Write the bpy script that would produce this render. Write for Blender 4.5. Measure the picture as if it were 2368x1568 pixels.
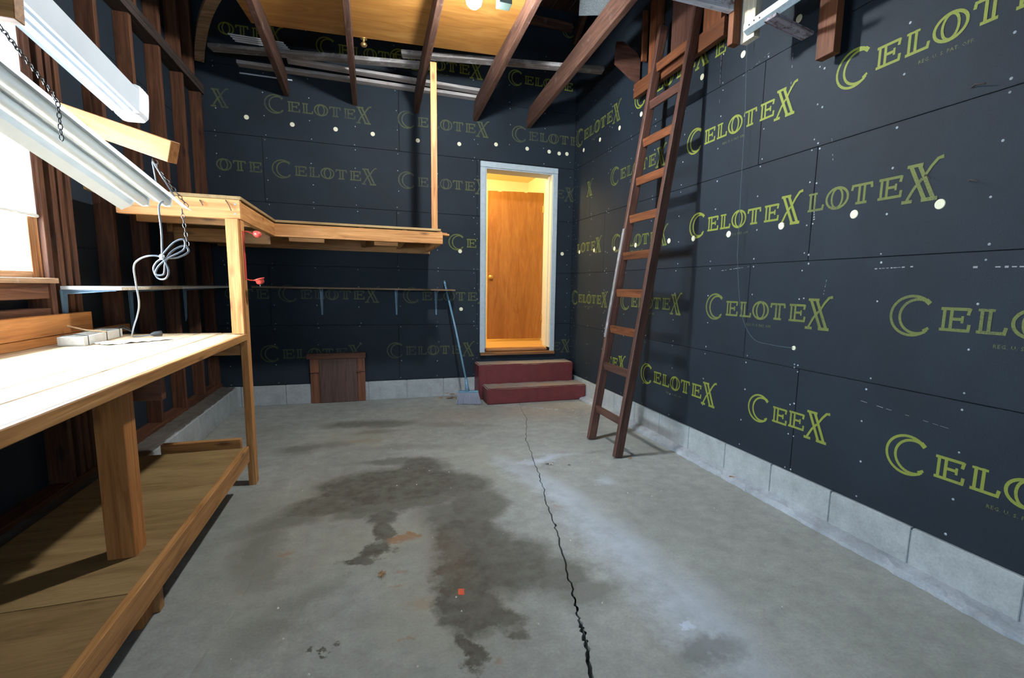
import bpy, bmesh, math, random
from mathutils import Vector, Matrix
R = math.radians
rnd = random.Random(7)
S = bpy.context.scene
for o in list(bpy.data.objects): bpy.data.objects.remove(o)
COL = S.collection

# ------------------------------------------------------------------ camera, world, lights, exposure
cd = bpy.data.cameras.new('camera'); cam = bpy.data.objects.new('camera', cd); COL.objects.link(cam)
S.camera = cam
yaw, pitch, roll = .3285, .1299, .0189
cy_, sy_ = math.cos(yaw), math.sin(yaw); cp_, sp_ = math.cos(pitch), math.sin(pitch); cr_, sr_ = math.cos(roll), math.sin(roll)
f0 = Vector((sy_, cy_, 0)); r0 = Vector((cy_, -sy_, 0)); u0 = Vector((0, 0, 1))
fw = f0 * cp_ - u0 * sp_; up1 = u0 * cp_ + f0 * sp_
rt = r0 * cr_ + up1 * sr_; up = up1 * cr_ - r0 * sr_
M = Matrix.Identity(4)
for i in range(3):
    M[i][0] = rt[i]; M[i][1] = up[i]; M[i][2] = -fw[i]
M[2][3] = 1.26
cam.matrix_world = M
cd.sensor_width = 36; cd.lens = 36 * 1105.884 / 2368
cd.shift_x = -(1239.11 - 1184) / 2368; cd.shift_y = (809.485 - 784) / 2368
cd.clip_start = .02

W = bpy.data.worlds.new('overcast_sky'); S.world = W; W.use_nodes = True
bg = W.node_tree.nodes['Background']; bg.inputs[0].default_value = (.72, .86, 1, 1); bg.inputs[1].default_value = 5.0

def lamp(name, kind, loc, power, color, size=None, sizey=None, aim=None, radius=None):
    l = bpy.data.lights.new(name, kind); l.energy = power; l.color = color
    if kind == 'AREA':
        l.shape = 'RECTANGLE'; l.size = size; l.size_y = sizey
    if radius: l.shadow_soft_size = radius
    o = bpy.data.objects.new(name, l); COL.objects.link(o); o.location = loc
    if aim is not None:
        o.rotation_euler = Vector(aim).to_track_quat('-Z', 'Y').to_euler()
    return o
lamp('window_daylight', 'AREA', (-1.76, 2.70, 1.85), 1300, (.70, .85, 1), 2.2, 1.5, (1, 0, -.05))
lamp('rear_fill', 'AREA', (.35, -2.78, 1.50), 46, (.46, .72, 1), 2.6, .6, (.1, 1, 0))  # added soft fill from behind the camera, lifts the ambient level
lamp('hallway_light', 'POINT', (.95, 6.12, 2.74), 66, (1, .82, .46), radius=.10)

VS = S.view_settings
S.display_settings.display_device = 'sRGB'
VS.view_transform = 'Standard'; VS.look = 'None'; VS.gamma = 1; VS.use_curve_mapping = False
VS.exposure = 0.0

# ------------------------------------------------------------------ materials
MAT = {}
def new_mat(name):
    m = bpy.data.materials.new(name); m.use_nodes = True
    nt = m.node_tree; b = nt.nodes['Principled BSDF']; MAT[name] = m
    return m, nt, b
def N(nt, t, **kw):
    n = nt.nodes.new(t)
    for k, v in kw.items():
        if k in n.inputs.keys() if isinstance(k, str) else False: n.inputs[k].default_value = v
        else: setattr(n, k, v)
    return n
def ramp(nt, stops):
    r = nt.nodes.new('ShaderNodeValToRGB'); e = r.color_ramp.elements
    while len(e) < len(stops): e.new(.5)
    for i, (p, c) in enumerate(stops):
        e[i].position = p; e[i].color = (*c, 1)
    return r
def mix(nt, fac, a, b, mode='MIX'):
    n = nt.nodes.new('ShaderNodeMix'); n.data_type = 'RGBA'; n.blend_type = mode
    for s, v in ((n.inputs[0], fac), (n.inputs[6], a), (n.inputs[7], b)):
        if hasattr(v, 'links') or hasattr(v, 'is_linked'): nt.links.new(v, s)
        elif isinstance(v, (int, float)): s.default_value = v
        else: s.default_value = (*v, 1)
    return n.outputs[2]
def math_(nt, op, a, b=None, clamp=False):
    n = nt.nodes.new('ShaderNodeMath'); n.operation = op; n.use_clamp = clamp
    for s, v in ((n.inputs[0], a), (n.inputs[1], b)):
        if v is None: continue
        if isinstance(v, (int, float)): s.default_value = v
        else: nt.links.new(v, s)
    return n.outputs[0]
def bump(nt, b, h, strength=.3, dist=.01):
    n = nt.nodes.new('ShaderNodeBump'); n.inputs['Strength'].default_value = strength; n.inputs['Distance'].default_value = dist
    nt.links.new(h, n.inputs['Height']); nt.links.new(n.outputs[0], b.inputs['Normal'])
def noise(nt, vec, scale, detail=4, rough=.6, dist=0):
    n = nt.nodes.new('ShaderNodeTexNoise'); n.inputs['Scale'].default_value = scale
    n.inputs['Detail'].default_value = detail; n.inputs['Roughness'].default_value = rough; n.inputs['Distortion'].default_value = dist
    if vec is not None: nt.links.new(vec, n.inputs['Vector'])
    return n.outputs['Fac']

def wood(name, dark, mid, light, rough=.65, knots=.5, grain=1.0, dirt=None, spec=.3):
    """Sawn timber: grain along local X, knots, tone that differs from board to board."""
    m, nt, b = new_mat(name)
    tc = nt.nodes.new('ShaderNodeTexCoord'); oi = nt.nodes.new('ShaderNodeObjectInfo')
    off = nt.nodes.new('ShaderNodeVectorMath'); off.operation = 'MULTIPLY_ADD'
    nt.links.new(oi.outputs['Random'], off.inputs[0]); off.inputs[1].default_value = (37, 23, 51); nt.links.new(tc.outputs['Object'], off.inputs[2])
    mp = nt.nodes.new('ShaderNodeMapping'); mp.inputs['Scale'].default_value = (1.3, 22 * grain, 22 * grain); nt.links.new(off.outputs[0], mp.inputs[0])
    g = noise(nt, mp.outputs[0], 1.4, 6, .62, 1.2)
    mp2 = nt.nodes.new('ShaderNodeMapping'); mp2.inputs['Scale'].default_value = (6, 160, 160); nt.links.new(off.outputs[0], mp2.inputs[0])
    fine = noise(nt, mp2.outputs[0], 1, 3)
    r = ramp(nt, [(.28, dark), (.5, mid), (.75, light)]); nt.links.new(g, r.inputs[0])
    c = mix(nt, .25, r.outputs[0], dark); 
    fr = ramp(nt, [(.35, (.75, .75, .75)), (.65, (1.1, 1.1, 1.1))]); nt.links.new(fine, fr.inputs[0])
    c = mix(nt, .6, r.outputs[0], fr.outputs[0], 'MULTIPLY')
    mp3 = nt.nodes.new('ShaderNodeMapping'); mp3.inputs['Scale'].default_value = (3.2, 9, 9); nt.links.new(off.outputs[0], mp3.inputs[0])
    v = nt.nodes.new('ShaderNodeTexVoronoi'); v.inputs['Scale'].default_value = 1.0; nt.links.new(mp3.outputs[0], v.inputs['Vector'])
    kr = ramp(nt, [(.05, (1, 1, 1)), (.17, (0, 0, 0))]); nt.links.new(v.outputs['Distance'], kr.inputs[0])
    kf = math_(nt, 'MULTIPLY', kr.outputs[0], knots)
    c = mix(nt, kf, c, tuple(x * .35 for x in dark))
    tone = math_(nt, 'MULTIPLY_ADD', oi.outputs['Random'], .35); nt.nodes[-1].inputs[2].default_value = .82
    tn = nt.nodes.new('ShaderNodeCombineColor')
    for i in range(3): nt.links.new(tone, tn.inputs[i])
    c = mix(nt, 1.0, c, tn.outputs[0], 'MULTIPLY')
    if dirt:
        dn = noise(nt, tc.outputs['Object'], dirt[1], 5, .7)
        dr = ramp(nt, [(dirt[2], (0, 0, 0)), (dirt[2] + .14, (1, 1, 1))]); nt.links.new(dn, dr.inputs[0])
        c = mix(nt, math_(nt, 'MULTIPLY', dr.outputs[0], dirt[3]), c, dirt[0])
    nt.links.new(c, b.inputs['Base Color']); b.inputs['Roughness'].default_value = rough
    b.inputs['Specular IOR Level'].default_value = spec
    bump(nt, b, g, .25, .004)
    return m
def plain(name, col, rough=.5, metal=0, var=.12, scale=30, spec=.5, bumps=0):
    m, nt, b = new_mat(name)
    tc = nt.nodes.new('ShaderNodeTexCoord'); n = noise(nt, tc.outputs['Object'], scale, 5, .65)
    r = ramp(nt, [(.3, tuple(x * (1 - var) for x in col)), (.7, tuple(min(1, x * (1 + var)) for x in col))]); nt.links.new(n, r.inputs[0])
    nt.links.new(r.outputs[0], b.inputs['Base Color']); b.inputs['Roughness'].default_value = rough; b.inputs['Metallic'].default_value = metal
    b.inputs['Specular IOR Level'].default_value = spec
    if bumps: bump(nt, b, n, bumps, .005)
    return m

wood('plate_wood', (.018, .013, .011), (.045, .032, .027), (.10, .078, .066), .8, .3)
wood('stud_wood', (.032, .012, .007), (.088, .033, .015), (.165, .070, .031), .75, .7)
wood('joist_wood', (.036, .017, .012), (.080, .038, .025), (.155, .078, .050), .72, .3, dirt=((.30, .26, .24), 9, .60, .30))
wood('loft_wood', (.055, .017, .007), (.135, .044, .016), (.23, .085, .032), .65, .3)
wood('fir_wood', (.30, .115, .030), (.52, .235, .075), (.68, .36, .14), .55, .75)
wood('amber_wood', (.22, .075, .018), (.38, .15, .040), (.50, .22, .07), .6, .6)
wood('bench_wood', (.42, .27, .14), (.62, .46, .28), (.76, .62, .43), .55, .6, dirt=((.30, .22, .15), 5, .62, .35))
wood('bench_edge_wood', (.22, .095, .03), (.40, .19, .062), (.54, .29, .11), .55, .7)
wood('plywood', (.20, .120, .045), (.32, .205, .085), (.41, .28, .125), .6, .35, .35, dirt=((.05, .045, .04), 4, .66, .5))
wood('ladder_wood', (.042, .018, .013), (.082, .036, .025), (.14, .068, .048), .55, .2, dirt=((.02, .012, .01), 6, .60, .5))
wood('grey_board', (.10, .085, .08), (.22, .20, .19), (.42, .40, .38), .8, .2, dirt=((.55, .55, .56), 7, .52, .45))
wood('pale_board', (.24, .20, .18), (.42, .39, .38), (.60, .57, .55), .8, .2, dirt=((.25, .15, .10), 7, .58, .5))
wood('white_paint_board', (.40, .36, .36), (.60, .60, .64), (.72, .74, .80), .7, .2, dirt=((.12, .045, .03), 11, .54, .85))
wood('rusty_paint', (.10, .05, .045), (.30, .27, .31), (.44, .43, .52), .7, .1, dirt=((.055, .028, .022), 26, .50, .95))
wood('cream_post', (.40, .34, .24), (.60, .54, .40), (.72, .66, .52), .7, .2)
wood('hatch_wood', (.085, .030, .015), (.165, .062, .032), (.23, .095, .052), .6, .2)
wood('hatch_panel', (.072, .040, .030), (.105, .060, .046), (.145, .088, .068), .6, .1, dirt=((.16, .13, .12), 5, .62, .35))
wood('door_veneer', (.24, .092, .020), (.32, .130, .030), (.39, .175, .046), .35, .0, .35)
wood('slab_veneer', (.30, .12, .026), (.43, .195, .045), (.55, .29, .085), .4, .0, .3)
wood('sill_wood', (.14, .055, .022), (.28, .12, .045), (.42, .21, .09), .6, .2)
wood('oak_floor', (.48, .24, .06), (.62, .34, .10), (.72, .44, .15), .4, .1)
wood('shelf_board', (.12, .07, .035), (.24, .15, .075), (.34, .23, .13), .6, .2)
wood('weathered_curve', (.16, .085, .04), (.30, .18, .10), (.46, .31, .20), .7, .3, dirt=((.55, .50, .45), 8, .60, .5))
plain('white_trim', (.42, .49, .53), .5, var=.08)
plain('cream_paint', (.78, .70, .50), .6, var=.03)
plain('cream_wall', (.84, .75, .48), .8, var=.02)
plain('hall_ceiling', (.80, .68, .36), .8, var=.02)
plain('white_enamel', (.66, .72, .76), .28, var=.04, scale=8)
plain('tube_glass', (.80, .83, .82), .15, var=.02)
plain('white_ribbed', (.80, .82, .82), .5, var=.05)
plain('galvanised', (.42, .55, .62), .38, .55, .15, 40)
plain('chain_metal', (.10, .09, .08), .45, .8)
plain('brass', (.55, .38, .14), .3, .9)
plain('nail_metal', (.33, .37, .40), .4, .3)
plain('rusty_nail', (.06, .035, .03), .7)
plain('bracket_blue', (.12, .19, .25), .5, .2)
plain('cord_grey', (.17, .19, .22), .4)
plain('plug_black', (.05, .055, .06), .5)
plain('red_enamel', (.62, .075, .055), .35)
plain('foam_plug', (.80, .78, .56), .7, var=.05)
plain('blue_plastic', (.13, .27, .38), .35)
plain('bristle', (.36, .38, .46), .6, var=.4, scale=260)
plain('orange_paper', (.75, .10, .03), .6)
plain('white_paper', (.85, .87, .90), .6)
plain('dirty_white', (.62, .62, .57), .6)
plain('twig', (.42, .26, .13), .7)
plain('leaf_brown', (.34, .20, .10), .8, var=.5, scale=60)
plain('leaf_grey', (.36, .34, .30), .8, var=.4, scale=60)
plain('dark_gap', (.006, .006, .006), .9)
plain('backing_black', (.010, .012, .014), .9)
plain('shingle', (.17, .21, .23), .9, var=.9, scale=260, bumps=.8)
plain('wire_grey', (.05, .08, .10), .6)
plain('web_dust', (.30, .30, .30), .9)
plain('lamp_porcelain', (.75, .75, .72), .3)
plain('box_green', (.08, .12, .105), .5)
plain('particle_edge', (.52, .46, .36), .8, var=.45, scale=120)
plain('shelf_white', (.60, .62, .62), .5)
plain('far_wall', (.35, .36, .37), .9)

def concrete(name, col, var, stains=None, bluish=None, rough=.75):
    m, nt, b = new_mat(name)
    geo = nt.nodes.new('ShaderNodeNewGeometry'); P = geo.outputs['Position']
    n1 = noise(nt, P, 1.6, 6, .65); n2 = noise(nt, P, 11, 6, .7); n3 = noise(nt, P, 90, 3, .6)
    r1 = ramp(nt, [(.3, tuple(x * (1 - var) for x in col)), (.7, tuple(x * (1 + var) for x in col))]); nt.links.new(n1, r1.inputs[0])
    r2 = ramp(nt, [(.3, (.80, .80, .80)), (.7, (1.12, 1.12, 1.12))]); nt.links.new(n2, r2.inputs[0])
    c = mix(nt, 1, r1.outputs[0], r2.outputs[0], 'MULTIPLY')
    r3 = ramp(nt, [(.3, (.86, .86, .86)), (.6, (1.04, 1.04, 1.04))]); nt.links.new(n3, r3.inputs[0])
    c = mix(nt, .8, c, r3.outputs[0], 'MULTIPLY')
    if stains:
        nv = nt.nodes.new('ShaderNodeTexNoise'); nv.inputs['Scale'].default_value = 5.5; nv.inputs['Detail'].default_value = 7; nv.inputs['Roughness'].default_value = .72
        nt.links.new(P, nv.inputs['Vector'])
        d = nt.nodes.new('ShaderNodeVectorMath'); d.operation = 'SUBTRACT'; nt.links.new(nv.outputs['Color'], d.inputs[0]); d.inputs[1].default_value = (.5, .5, .5)
        e = nt.nodes.new('ShaderNodeVectorMath'); e.operation = 'MULTIPLY_ADD'; nt.links.new(d.outputs[0], e.inputs[0]); e.inputs[1].default_value = (.26, .26, 0); nt.links.new(P, e.inputs[2])
        for colr, items in stains:
            acc = None
            for (x, y, rx, ry, rot, st, soft) in items:
                mp = nt.nodes.new('ShaderNodeMapping'); mp.vector_type = 'TEXTURE'
                mp.inputs['Location'].default_value = (x, y, 0); mp.inputs['Rotation'].default_value = (0, 0, R(rot)); mp.inputs['Scale'].default_value = (rx, ry, 1e4)
                nt.links.new(e.outputs[0], mp.inputs[0])
                ln = nt.nodes.new('ShaderNodeVectorMath'); ln.operation = 'LENGTH'; nt.links.new(mp.outputs[0], ln.inputs[0])
                mr = nt.nodes.new('ShaderNodeMapRange'); mr.inputs[1].default_value = 1 + soft; mr.inputs[2].default_value = 1 - soft
                mr.inputs[3].default_value = 0; mr.inputs[4].default_value = st; nt.links.new(ln.outputs['Value'], mr.inputs[0])
                acc = mr.outputs[0] if acc is None else math_(nt, 'MAXIMUM', acc, mr.outputs[0])
            modr = ramp(nt, [(.25, (.55, .55, .55)), (.6, (1, 1, 1))]); nt.links.new(n2, modr.inputs[0])
            acc = math_(nt, 'MULTIPLY', acc, modr.outputs[0], True)
            c = mix(nt, acc, c, colr)
    nt.links.new(c, b.inputs['Base Color']); b.inputs['Roughness'].default_value = rough; b.inputs['Specular IOR Level'].default_value = .35
    bump(nt, b, n2, .12, .006)
    return m
dark = [(-.10, 4.50, .34, .12, -6, .75, .35), (.12, 4.42, .22, .10, 8, .65, .4), (-.02, 4.22, .16, .06, 0, .45, .5), (-.55, 3.92, .17, .10, 5, .6, .4), (-.34, 3.94, .12, .07, 0, .4, .5),
        (.10, 3.02, .46, .30, -4, .92, .15), (.30, 3.30, .16, .20, 10, .9, .3), (.12, 3.46, .26, .06, -8, .6, .4), (-.22, 2.86, .30, .14, 14, .82, .25), (.46, 2.92, .24, .20, -20, .85, .2), (.12, 2.74, .40, .10, -2, .75, .3),
        (-.44, 2.72, .24, .10, 30, .6, .4), (-.54, 2.45, .08, .24, -4, .5, .5), (-.50, 2.22, .08, .14, 10, .35, .5), (.56, 2.60, .17, .22, -25, .8, .25), (.36, 2.50, .14, .22, 18, .7, .35), (.44, 2.22, .20, .30, 5, .85, .2),
        (.56, 1.98, .24, .22, -10, .85, .25), (.74, 1.84, .15, .15, -35, .75, .3), (.80, 1.68, .14, .09, -10, .55, .4), (.36, 1.93, .15, .20, 0, .92, .2), (.33, 1.73, .13, .16, 12, .92, .2), (.295, 1.52, .038, .085, 18, 1, .2), (.27, 1.45, .035, .03, 0, 1, .3),
        (.45, 1.63, .06, .07, 30, .85, .3), (.475, 1.54, .03, .03, 0, .8, .4), (.02, 2.60, .09, .09, -20, .85, .25), (.03, 2.44, .055, .13, 5, .92, .2), (-.01, 2.27, .075, .065, 20, .95, .2), (-.09, 2.21, .07, .035, 10, .95, .25), (-.12, 2.68, .12, .06, 0, .6, .4),
        (-.245, 1.657, .017, .012, 0, 1, .3), (-.20, 1.655, .012, .012, 0, 1, .3), (-.195, 1.625, .012, .010, 0, 1, .3), (-.155, 1.668, .010, .008, 0, 1, .3), (-.14, 1.672, .009, .008, 0, 1, .3), (.62, 4.28, .25, .07, -20, .35, .5), (.95, 4.15, .15, .05, -20, .3, .5),
        (-.40, 1.80, .13, .10, 10, .4, .5), (-.30, 1.98, .16, .05, 40, .3, .5), (1.10, 1.25, .12, .06, 0, .6, .4), (.25, 3.75, .35, .06, -10, .3, .5), (-.1, 1.35, .2, .1, 20, .3, .5), (1.62, 3.25, .10, .03, 0, .35, .5)]
rust = [(.105, 2.33, .065, .028, 10, .75, .4), (.16, 2.36, .03, .02, 0, .8, .4), (-.1, 4.0, .12, .05, 0, .25, .5), (.24, 4.9, .3, .10, 0, .12, .5), (-.43, 2.33, .035, .022, 0, .45, .5), (.085, 2.06, .03, .018, 0, .45, .5), (.075, 1.93, .022, .012, 0, .4, .5), (.98, 2.45, .03, .03, 0, .4, .5), (.085, 1.62, .02, .012, 0, .45, .5), (.38, 1.43, .02, .018, 0, .4, .5),
        (1.65, 4.55, .45, .3, 0, .22, .5), (.30, 2.10, .10, .22, 0, .10, .5), (.75, 4.55, .35, .25, 0, .18, .5), (.15, 1.8, .05, .03, 0, .3, .5)]
yellow = [(-.2, 2.9, .5, .35, 0, .35, .5), (.05, 2.35, .35, .25, 0, .35, .5), (-.5, 2.4, .25, .4, 0, .25, .5), (.25, 1.8, .25, .3, 0, .35, .5), (-.1, 4.1, .4, .25, 0, .3, .5), (.8, 3.2, .2, .5, 20, .25, .5)]
pale = [(1.14, 3.20, .24, .05, 10, .6, .5), (1.06, 2.68, .09, .4, 12, .45, .6), (1.12, 2.0, .13, .5, 5, .45, .6), (1.16, 1.45, .14, .4, 0, .45, .6), (1.42, 2.72, .06, .06, 0, .4, .6), (1.10, 1.38, .03, .025, 0, .9, .4), (.92, 3.05, .09, .3, 12, .35, .6)]
concrete('floor_concrete', (.315, .325, .300), .16, [((.27, .245, .135), yellow), ((.54, .63, .74), pale), ((.070, .064, .043), dark), ((.30, .125, .025), rust)])
concrete('block_concrete', (.37, .40, .40), .16)
concrete('curb_concrete', (.33, .36, .385), .3)
concrete('ledge_dirt', (.10, .088, .075), .4)

def board_mat(name, col, dirt=.0):
    m, nt, b = new_mat(name)
    geo = nt.nodes.new('ShaderNodeNewGeometry'); P = geo.outputs['Position']
    n1 = noise(nt, P, 2.2, 5, .6); n2 = noise(nt, P, 160, 3, .7); n3 = noise(nt, P, 26, 6, .75)
    r = ramp(nt, [(.3, tuple(x * .78 for x in col)), (.7, tuple(x * 1.25 for x in col))]); nt.links.new(n1, r.inputs[0])
    r2 = ramp(nt, [(.3, (.7, .7, .7)), (.7, (1.2, 1.2, 1.2))]); nt.links.new(n2, r2.inputs[0])
    c = mix(nt, 1, r.outputs[0], r2.outputs[0], 'MULTIPLY')
    r3 = ramp(nt, [(.70, (0, 0, 0)), (.80, (1, 1, 1))]); nt.links.new(n3, r3.inputs[0])
    c = mix(nt, math_(nt, 'MULTIPLY', r3.outputs[0], .35), c, (.14, .11, .08))
    nt.links.new(c, b.inputs['Base Color']); b.inputs['Roughness'].default_value = .72; b.inputs['Specular IOR Level'].default_value = .35
    bump(nt, b, n2, .15, .002)
    return m
BC = (.0092, .0170, .0265)
board_mat('asphalt_board', BC)
def print_mat(name, amount, col=(.20, .235, .028)):
    m, nt, b = new_mat(name)
    geo = nt.nodes.new('ShaderNodeNewGeometry'); P = geo.outputs['Position']
    n = noise(nt, P, 190, 3, .7); n2 = noise(nt, P, 5, 5, .6)
    s = math_(nt, 'MULTIPLY_ADD', n, 1.0); nt.nodes[-1].inputs[2].default_value = 0
    s = math_(nt, 'ADD', n, math_(nt, 'MULTIPLY', n2, .9))
    r = ramp(nt, [(.95 - amount * .55, (0, 0, 0)), (1.0, (1, 1, 1))]); nt.links.new(math_(nt, 'MULTIPLY', s, .95), r.inputs[0])
    fac = math_(nt, 'MULTIPLY', math_(nt, 'ADD', r.outputs[0], .15 * amount + .12, True), amount)
    nt.links.new(mix(nt, fac, BC, col), b.inputs['Base Color']); b.inputs['Roughness'].default_value = .7
    return m
print_mat('yellow_print', 1.0); print_mat('worn_print', .62); print_mat('faint_print', .30)

# red paint on riser, bare worn treads
def step_mats():
    m, nt, b = new_mat('red_paint')
    geo = nt.nodes.new('ShaderNodeNewGeometry'); P = geo.outputs['Position']
    n = noise(nt, P, 9, 6, .7); n2 = noise(nt, P, 60, 4, .7)
    r = ramp(nt, [(.3, (.115, .019, .021)), (.7, (.175, .031, .032))]); nt.links.new(n, r.inputs[0])
    r2 = ramp(nt, [(.70, (0, 0, 0)), (.78, (1, 1, 1))]); nt.links.new(n2, r2.inputs[0])
    c = mix(nt, r2.outputs[0], r.outputs[0], (.35, .28, .26))
    nt.links.new(c, b.inputs['Base Color']); b.inputs['Roughness'].default_value = .55
    m, nt, b = new_mat('worn_tread')
    geo = nt.nodes.new('ShaderNodeNewGeometry'); P = geo.outputs['Position']
    n = noise(nt, P, 8, 6, .75)
    r = ramp(nt, [(.34, (.20, .17, .15)), (.52, (.27, .235, .21)), (.62, (.30, .17, .11)), (.75, (.28, .10, .08))]); nt.links.new(n, r.inputs[0])
    nt.links.new(r.outputs[0], b.inputs['Base Color']); b.inputs['Roughness'].default_value = .8
step_mats()
def emis(name, col, st):
    m, nt, b = new_mat(name); b.inputs['Emission Color'].default_value = (*col, 1); b.inputs['Emission Strength'].default_value = st
    b.inputs['Base Color'].default_value = (*col, 1)
emis('bulb_glow', (.95, .98, 1), 2000)
def glassmat():
    m, nt, b = new_mat('window_glass'); out = nt.nodes['Material Output']
    t = nt.nodes.new('ShaderNodeBsdfTransparent'); g = nt.nodes.new('ShaderNodeBsdfGlossy'); g.inputs['Roughness'].default_value = .05
    mx = nt.nodes.new('ShaderNodeMixShader'); mx.inputs[0].default_value = .06
    nt.links.new(t.outputs[0], mx.inputs[1]); nt.links.new(g.outputs[0], mx.inputs[2]); nt.links.new(mx.outputs[0], out.inputs['Surface'])
glassmat()
def shade_mat():
    m, nt, b = new_mat('window_shade'); out = nt.nodes['Material Output']
    t = nt.nodes.new('ShaderNodeBsdfTranslucent'); t.inputs[0].default_value = (.95, .97, 1, 1)
    tr = nt.nodes.new('ShaderNodeBsdfTransparent'); tr.inputs[0].default_value = (.95, .97, 1, 1)
    d = nt.nodes.new('ShaderNodeBsdfDiffuse'); d.inputs[0].default_value = (.85, .86, .86, 1)
    m0 = nt.nodes.new('ShaderNodeMixShader'); m0.inputs[0].default_value = .22
    nt.links.new(d.outputs[0], m0.inputs[1]); nt.links.new(t.outputs[0], m0.inputs[2])
    mx = nt.nodes.new('ShaderNodeMixShader'); mx.inputs[0].default_value = .08
    nt.links.new(m0.outputs[0], mx.inputs[1]); nt.links.new(tr.outputs[0], mx.inputs[2]); nt.links.new(mx.outputs[0], out.inputs['Surface'])
shade_mat()

# ------------------------------------------------------------------ helpers
def link(o, parent=None, world=None):
    COL.objects.link(o)
    w = world if world is not None else Matrix.Identity(4)
    if parent is not None:
        o.parent = parent; o.matrix_parent_inverse = Matrix.Identity(4)
        o.matrix_basis = parent['_w_inv'] @ w if False else WM[parent.name].inverted() @ w
    else: o.matrix_basis = w
    WM[o.name] = w.copy()
    return o
WM = {}
def tag(o, label=None, cat=None, group=None, kind=None):
    if label: o['label'] = label
    if cat: o['category'] = cat
    if group: o['group'] = group
    if kind: o['kind'] = kind
    return o
def empty(name, loc, label=None, cat=None, group=None, kind=None):
    o = bpy.data.objects.new(name, None); o.empty_display_size = .1
    link(o, None, Matrix.Translation(loc)); return tag(o, label, cat, group, kind)
def mesh_obj(name, bm, mats, parent=None, world=None, smooth=False):
    me = bpy.data.meshes.new(name); bm.to_mesh(me); bm.free()
    for m in (mats if isinstance(mats, (list, tuple)) else [mats]): me.materials.append(MAT[m])
    if smooth:
        for p in me.polygons: p.use_smooth = True
    o = bpy.data.objects.new(name, me); return link(o, parent, world)
def box_bm(sx, sy, sz, bev=.002, bm=None, at=(0, 0, 0), mat=0):
    new = bmesh.new()
    bmesh.ops.create_cube(new, size=1, matrix=Matrix.Translation(at) @ Matrix.Diagonal((sx, sy, sz, 1)))
    if bev: bmesh.ops.bevel(new, geom=list(new.edges), offset=bev, segments=1, affect='EDGES')
    if mat:
        for f in new.faces: f.material_index = mat
    if bm is None: return new
    me = bpy.data.meshes.new('t'); new.to_mesh(me); new.free(); bm.from_mesh(me); bpy.data.meshes.remove(me)
    return bm
def box(name, lo, hi, mat, parent=None, bev=.002, axis=None):
    """Axis-aligned board between two corners; its local X runs along its longest side so that the grain follows it."""
    lo, hi = Vector(lo), Vector(hi); c = (lo + hi) / 2; d = hi - lo
    ax = axis if axis is not None else max(range(3), key=lambda i: d[i])
    rot = {0: Matrix.Identity(4), 1: Matrix.Rotation(R(90), 4, 'Z'), 2: Matrix.Rotation(R(-90), 4, 'Y')}[ax]
    dims = {0: (d.x, d.y, d.z), 1: (d.y, d.x, d.z), 2: (d.z, d.y, d.x)}[ax]
    b = min(bev, min(dims) * .3)
    return mesh_obj(name, box_bm(*dims, bev=b), mat, parent, Matrix.Translation(c) @ rot)
def frame(p0, p1, updir=(0, 0, 1)):
    p0, p1 = Vector(p0), Vector(p1); x = (p1 - p0).normalized(); u = Vector(updir)
    y = u.cross(x).normalized(); z = x.cross(y)
    m = Matrix.Identity(4)
    for i in range(3): m[i][0] = x[i]; m[i][1] = y[i]; m[i][2] = z[i]; m[i][3] = (p0[i] + p1[i]) / 2
    return m, (p1 - p0).length
def beam(name, p0, p1, w, h, mat, parent=None, updir=(0, 0, 1), bev=.002):
    """Timber with centre line p0-p1, w across, h along updir."""
    m, L = frame(p0, p1, updir)
    return mesh_obj(name, box_bm(L, w, h, bev=min(bev, w * .3, h * .3)), mat, parent, m)
def tube_bm(pts, r, seg=8, bm=None, closed=False):
    bm = bm or bmesh.new(); pts = [Vector(p) for p in pts]; rings = []; n = len(pts)
    prev = None
    for i, p in enumerate(pts):
        if closed: t = (pts[(i + 1) % n] - pts[i - 1]).normalized()
        else: t = (pts[min(i + 1, n - 1)] - pts[max(i - 1, 0)]).normalized()
        a = prev if prev is not None else (Vector((0, 0, 1)) if abs(t.z) < .9 else Vector((1, 0, 0)))
        a = (a - t * a.dot(t)).normalized(); prev = a; b = t.cross(a)
        rr = r[i] if isinstance(r, (list, tuple)) else r
        rings.append([bm.verts.new(p + (a * math.cos(k * 2 * math.pi / seg) + b * math.sin(k * 2 * math.pi / seg)) * rr) for k in range(seg)])
    m = n if closed else n - 1
    for i in range(m):
        A, B = rings[i], rings[(i + 1) % n]
        for k in range(seg): bm.faces.new((A[k], A[(k + 1) % seg], B[(k + 1) % seg], B[k]))
    if not closed:
        bm.faces.new(rings[0][::-1]); bm.faces.new(rings[-1])
    return bm
def smoothpath(pts, sub=8):
    P = [Vector(p) for p in pts]; out = []
    for i in range(len(P) - 1):
        a, b, c, d = P[max(i - 1, 0)], P[i], P[i + 1], P[min(i + 2, len(P) - 1)]
        for k in range(sub):
            t = k / sub
            out.append(.5 * ((2 * b) + (c - a) * t + (2 * a - 5 * b + 4 * c - d) * t * t + (3 * b - a - 3 * c + d) * t ** 3))
    out.append(P[-1]); return out
def prism(outline, axis, lo, hi, bm=None):
    """Extrude a 2-D outline. axis 'x': outline is (y,z); 'y': (x,z); 'z': (x,y)."""
    bm = bm or bmesh.new()
    def P(u, v, w): return {'x': (w, u, v), 'y': (u, w, v), 'z': (u, v, w)}[axis]
    a = [bm.verts.new(P(u, v, lo)) for u, v in outline]; b = [bm.verts.new(P(u, v, hi)) for u, v in outline]
    n = len(outline); bm.faces.new(a[::-1]); bm.faces.new(b)
    for i in range(n): bm.faces.new((a[i], a[(i + 1) % n], b[(i + 1) % n], b[i]))
    bmesh.ops.recalc_face_normals(bm, faces=bm.faces); return bm
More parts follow.
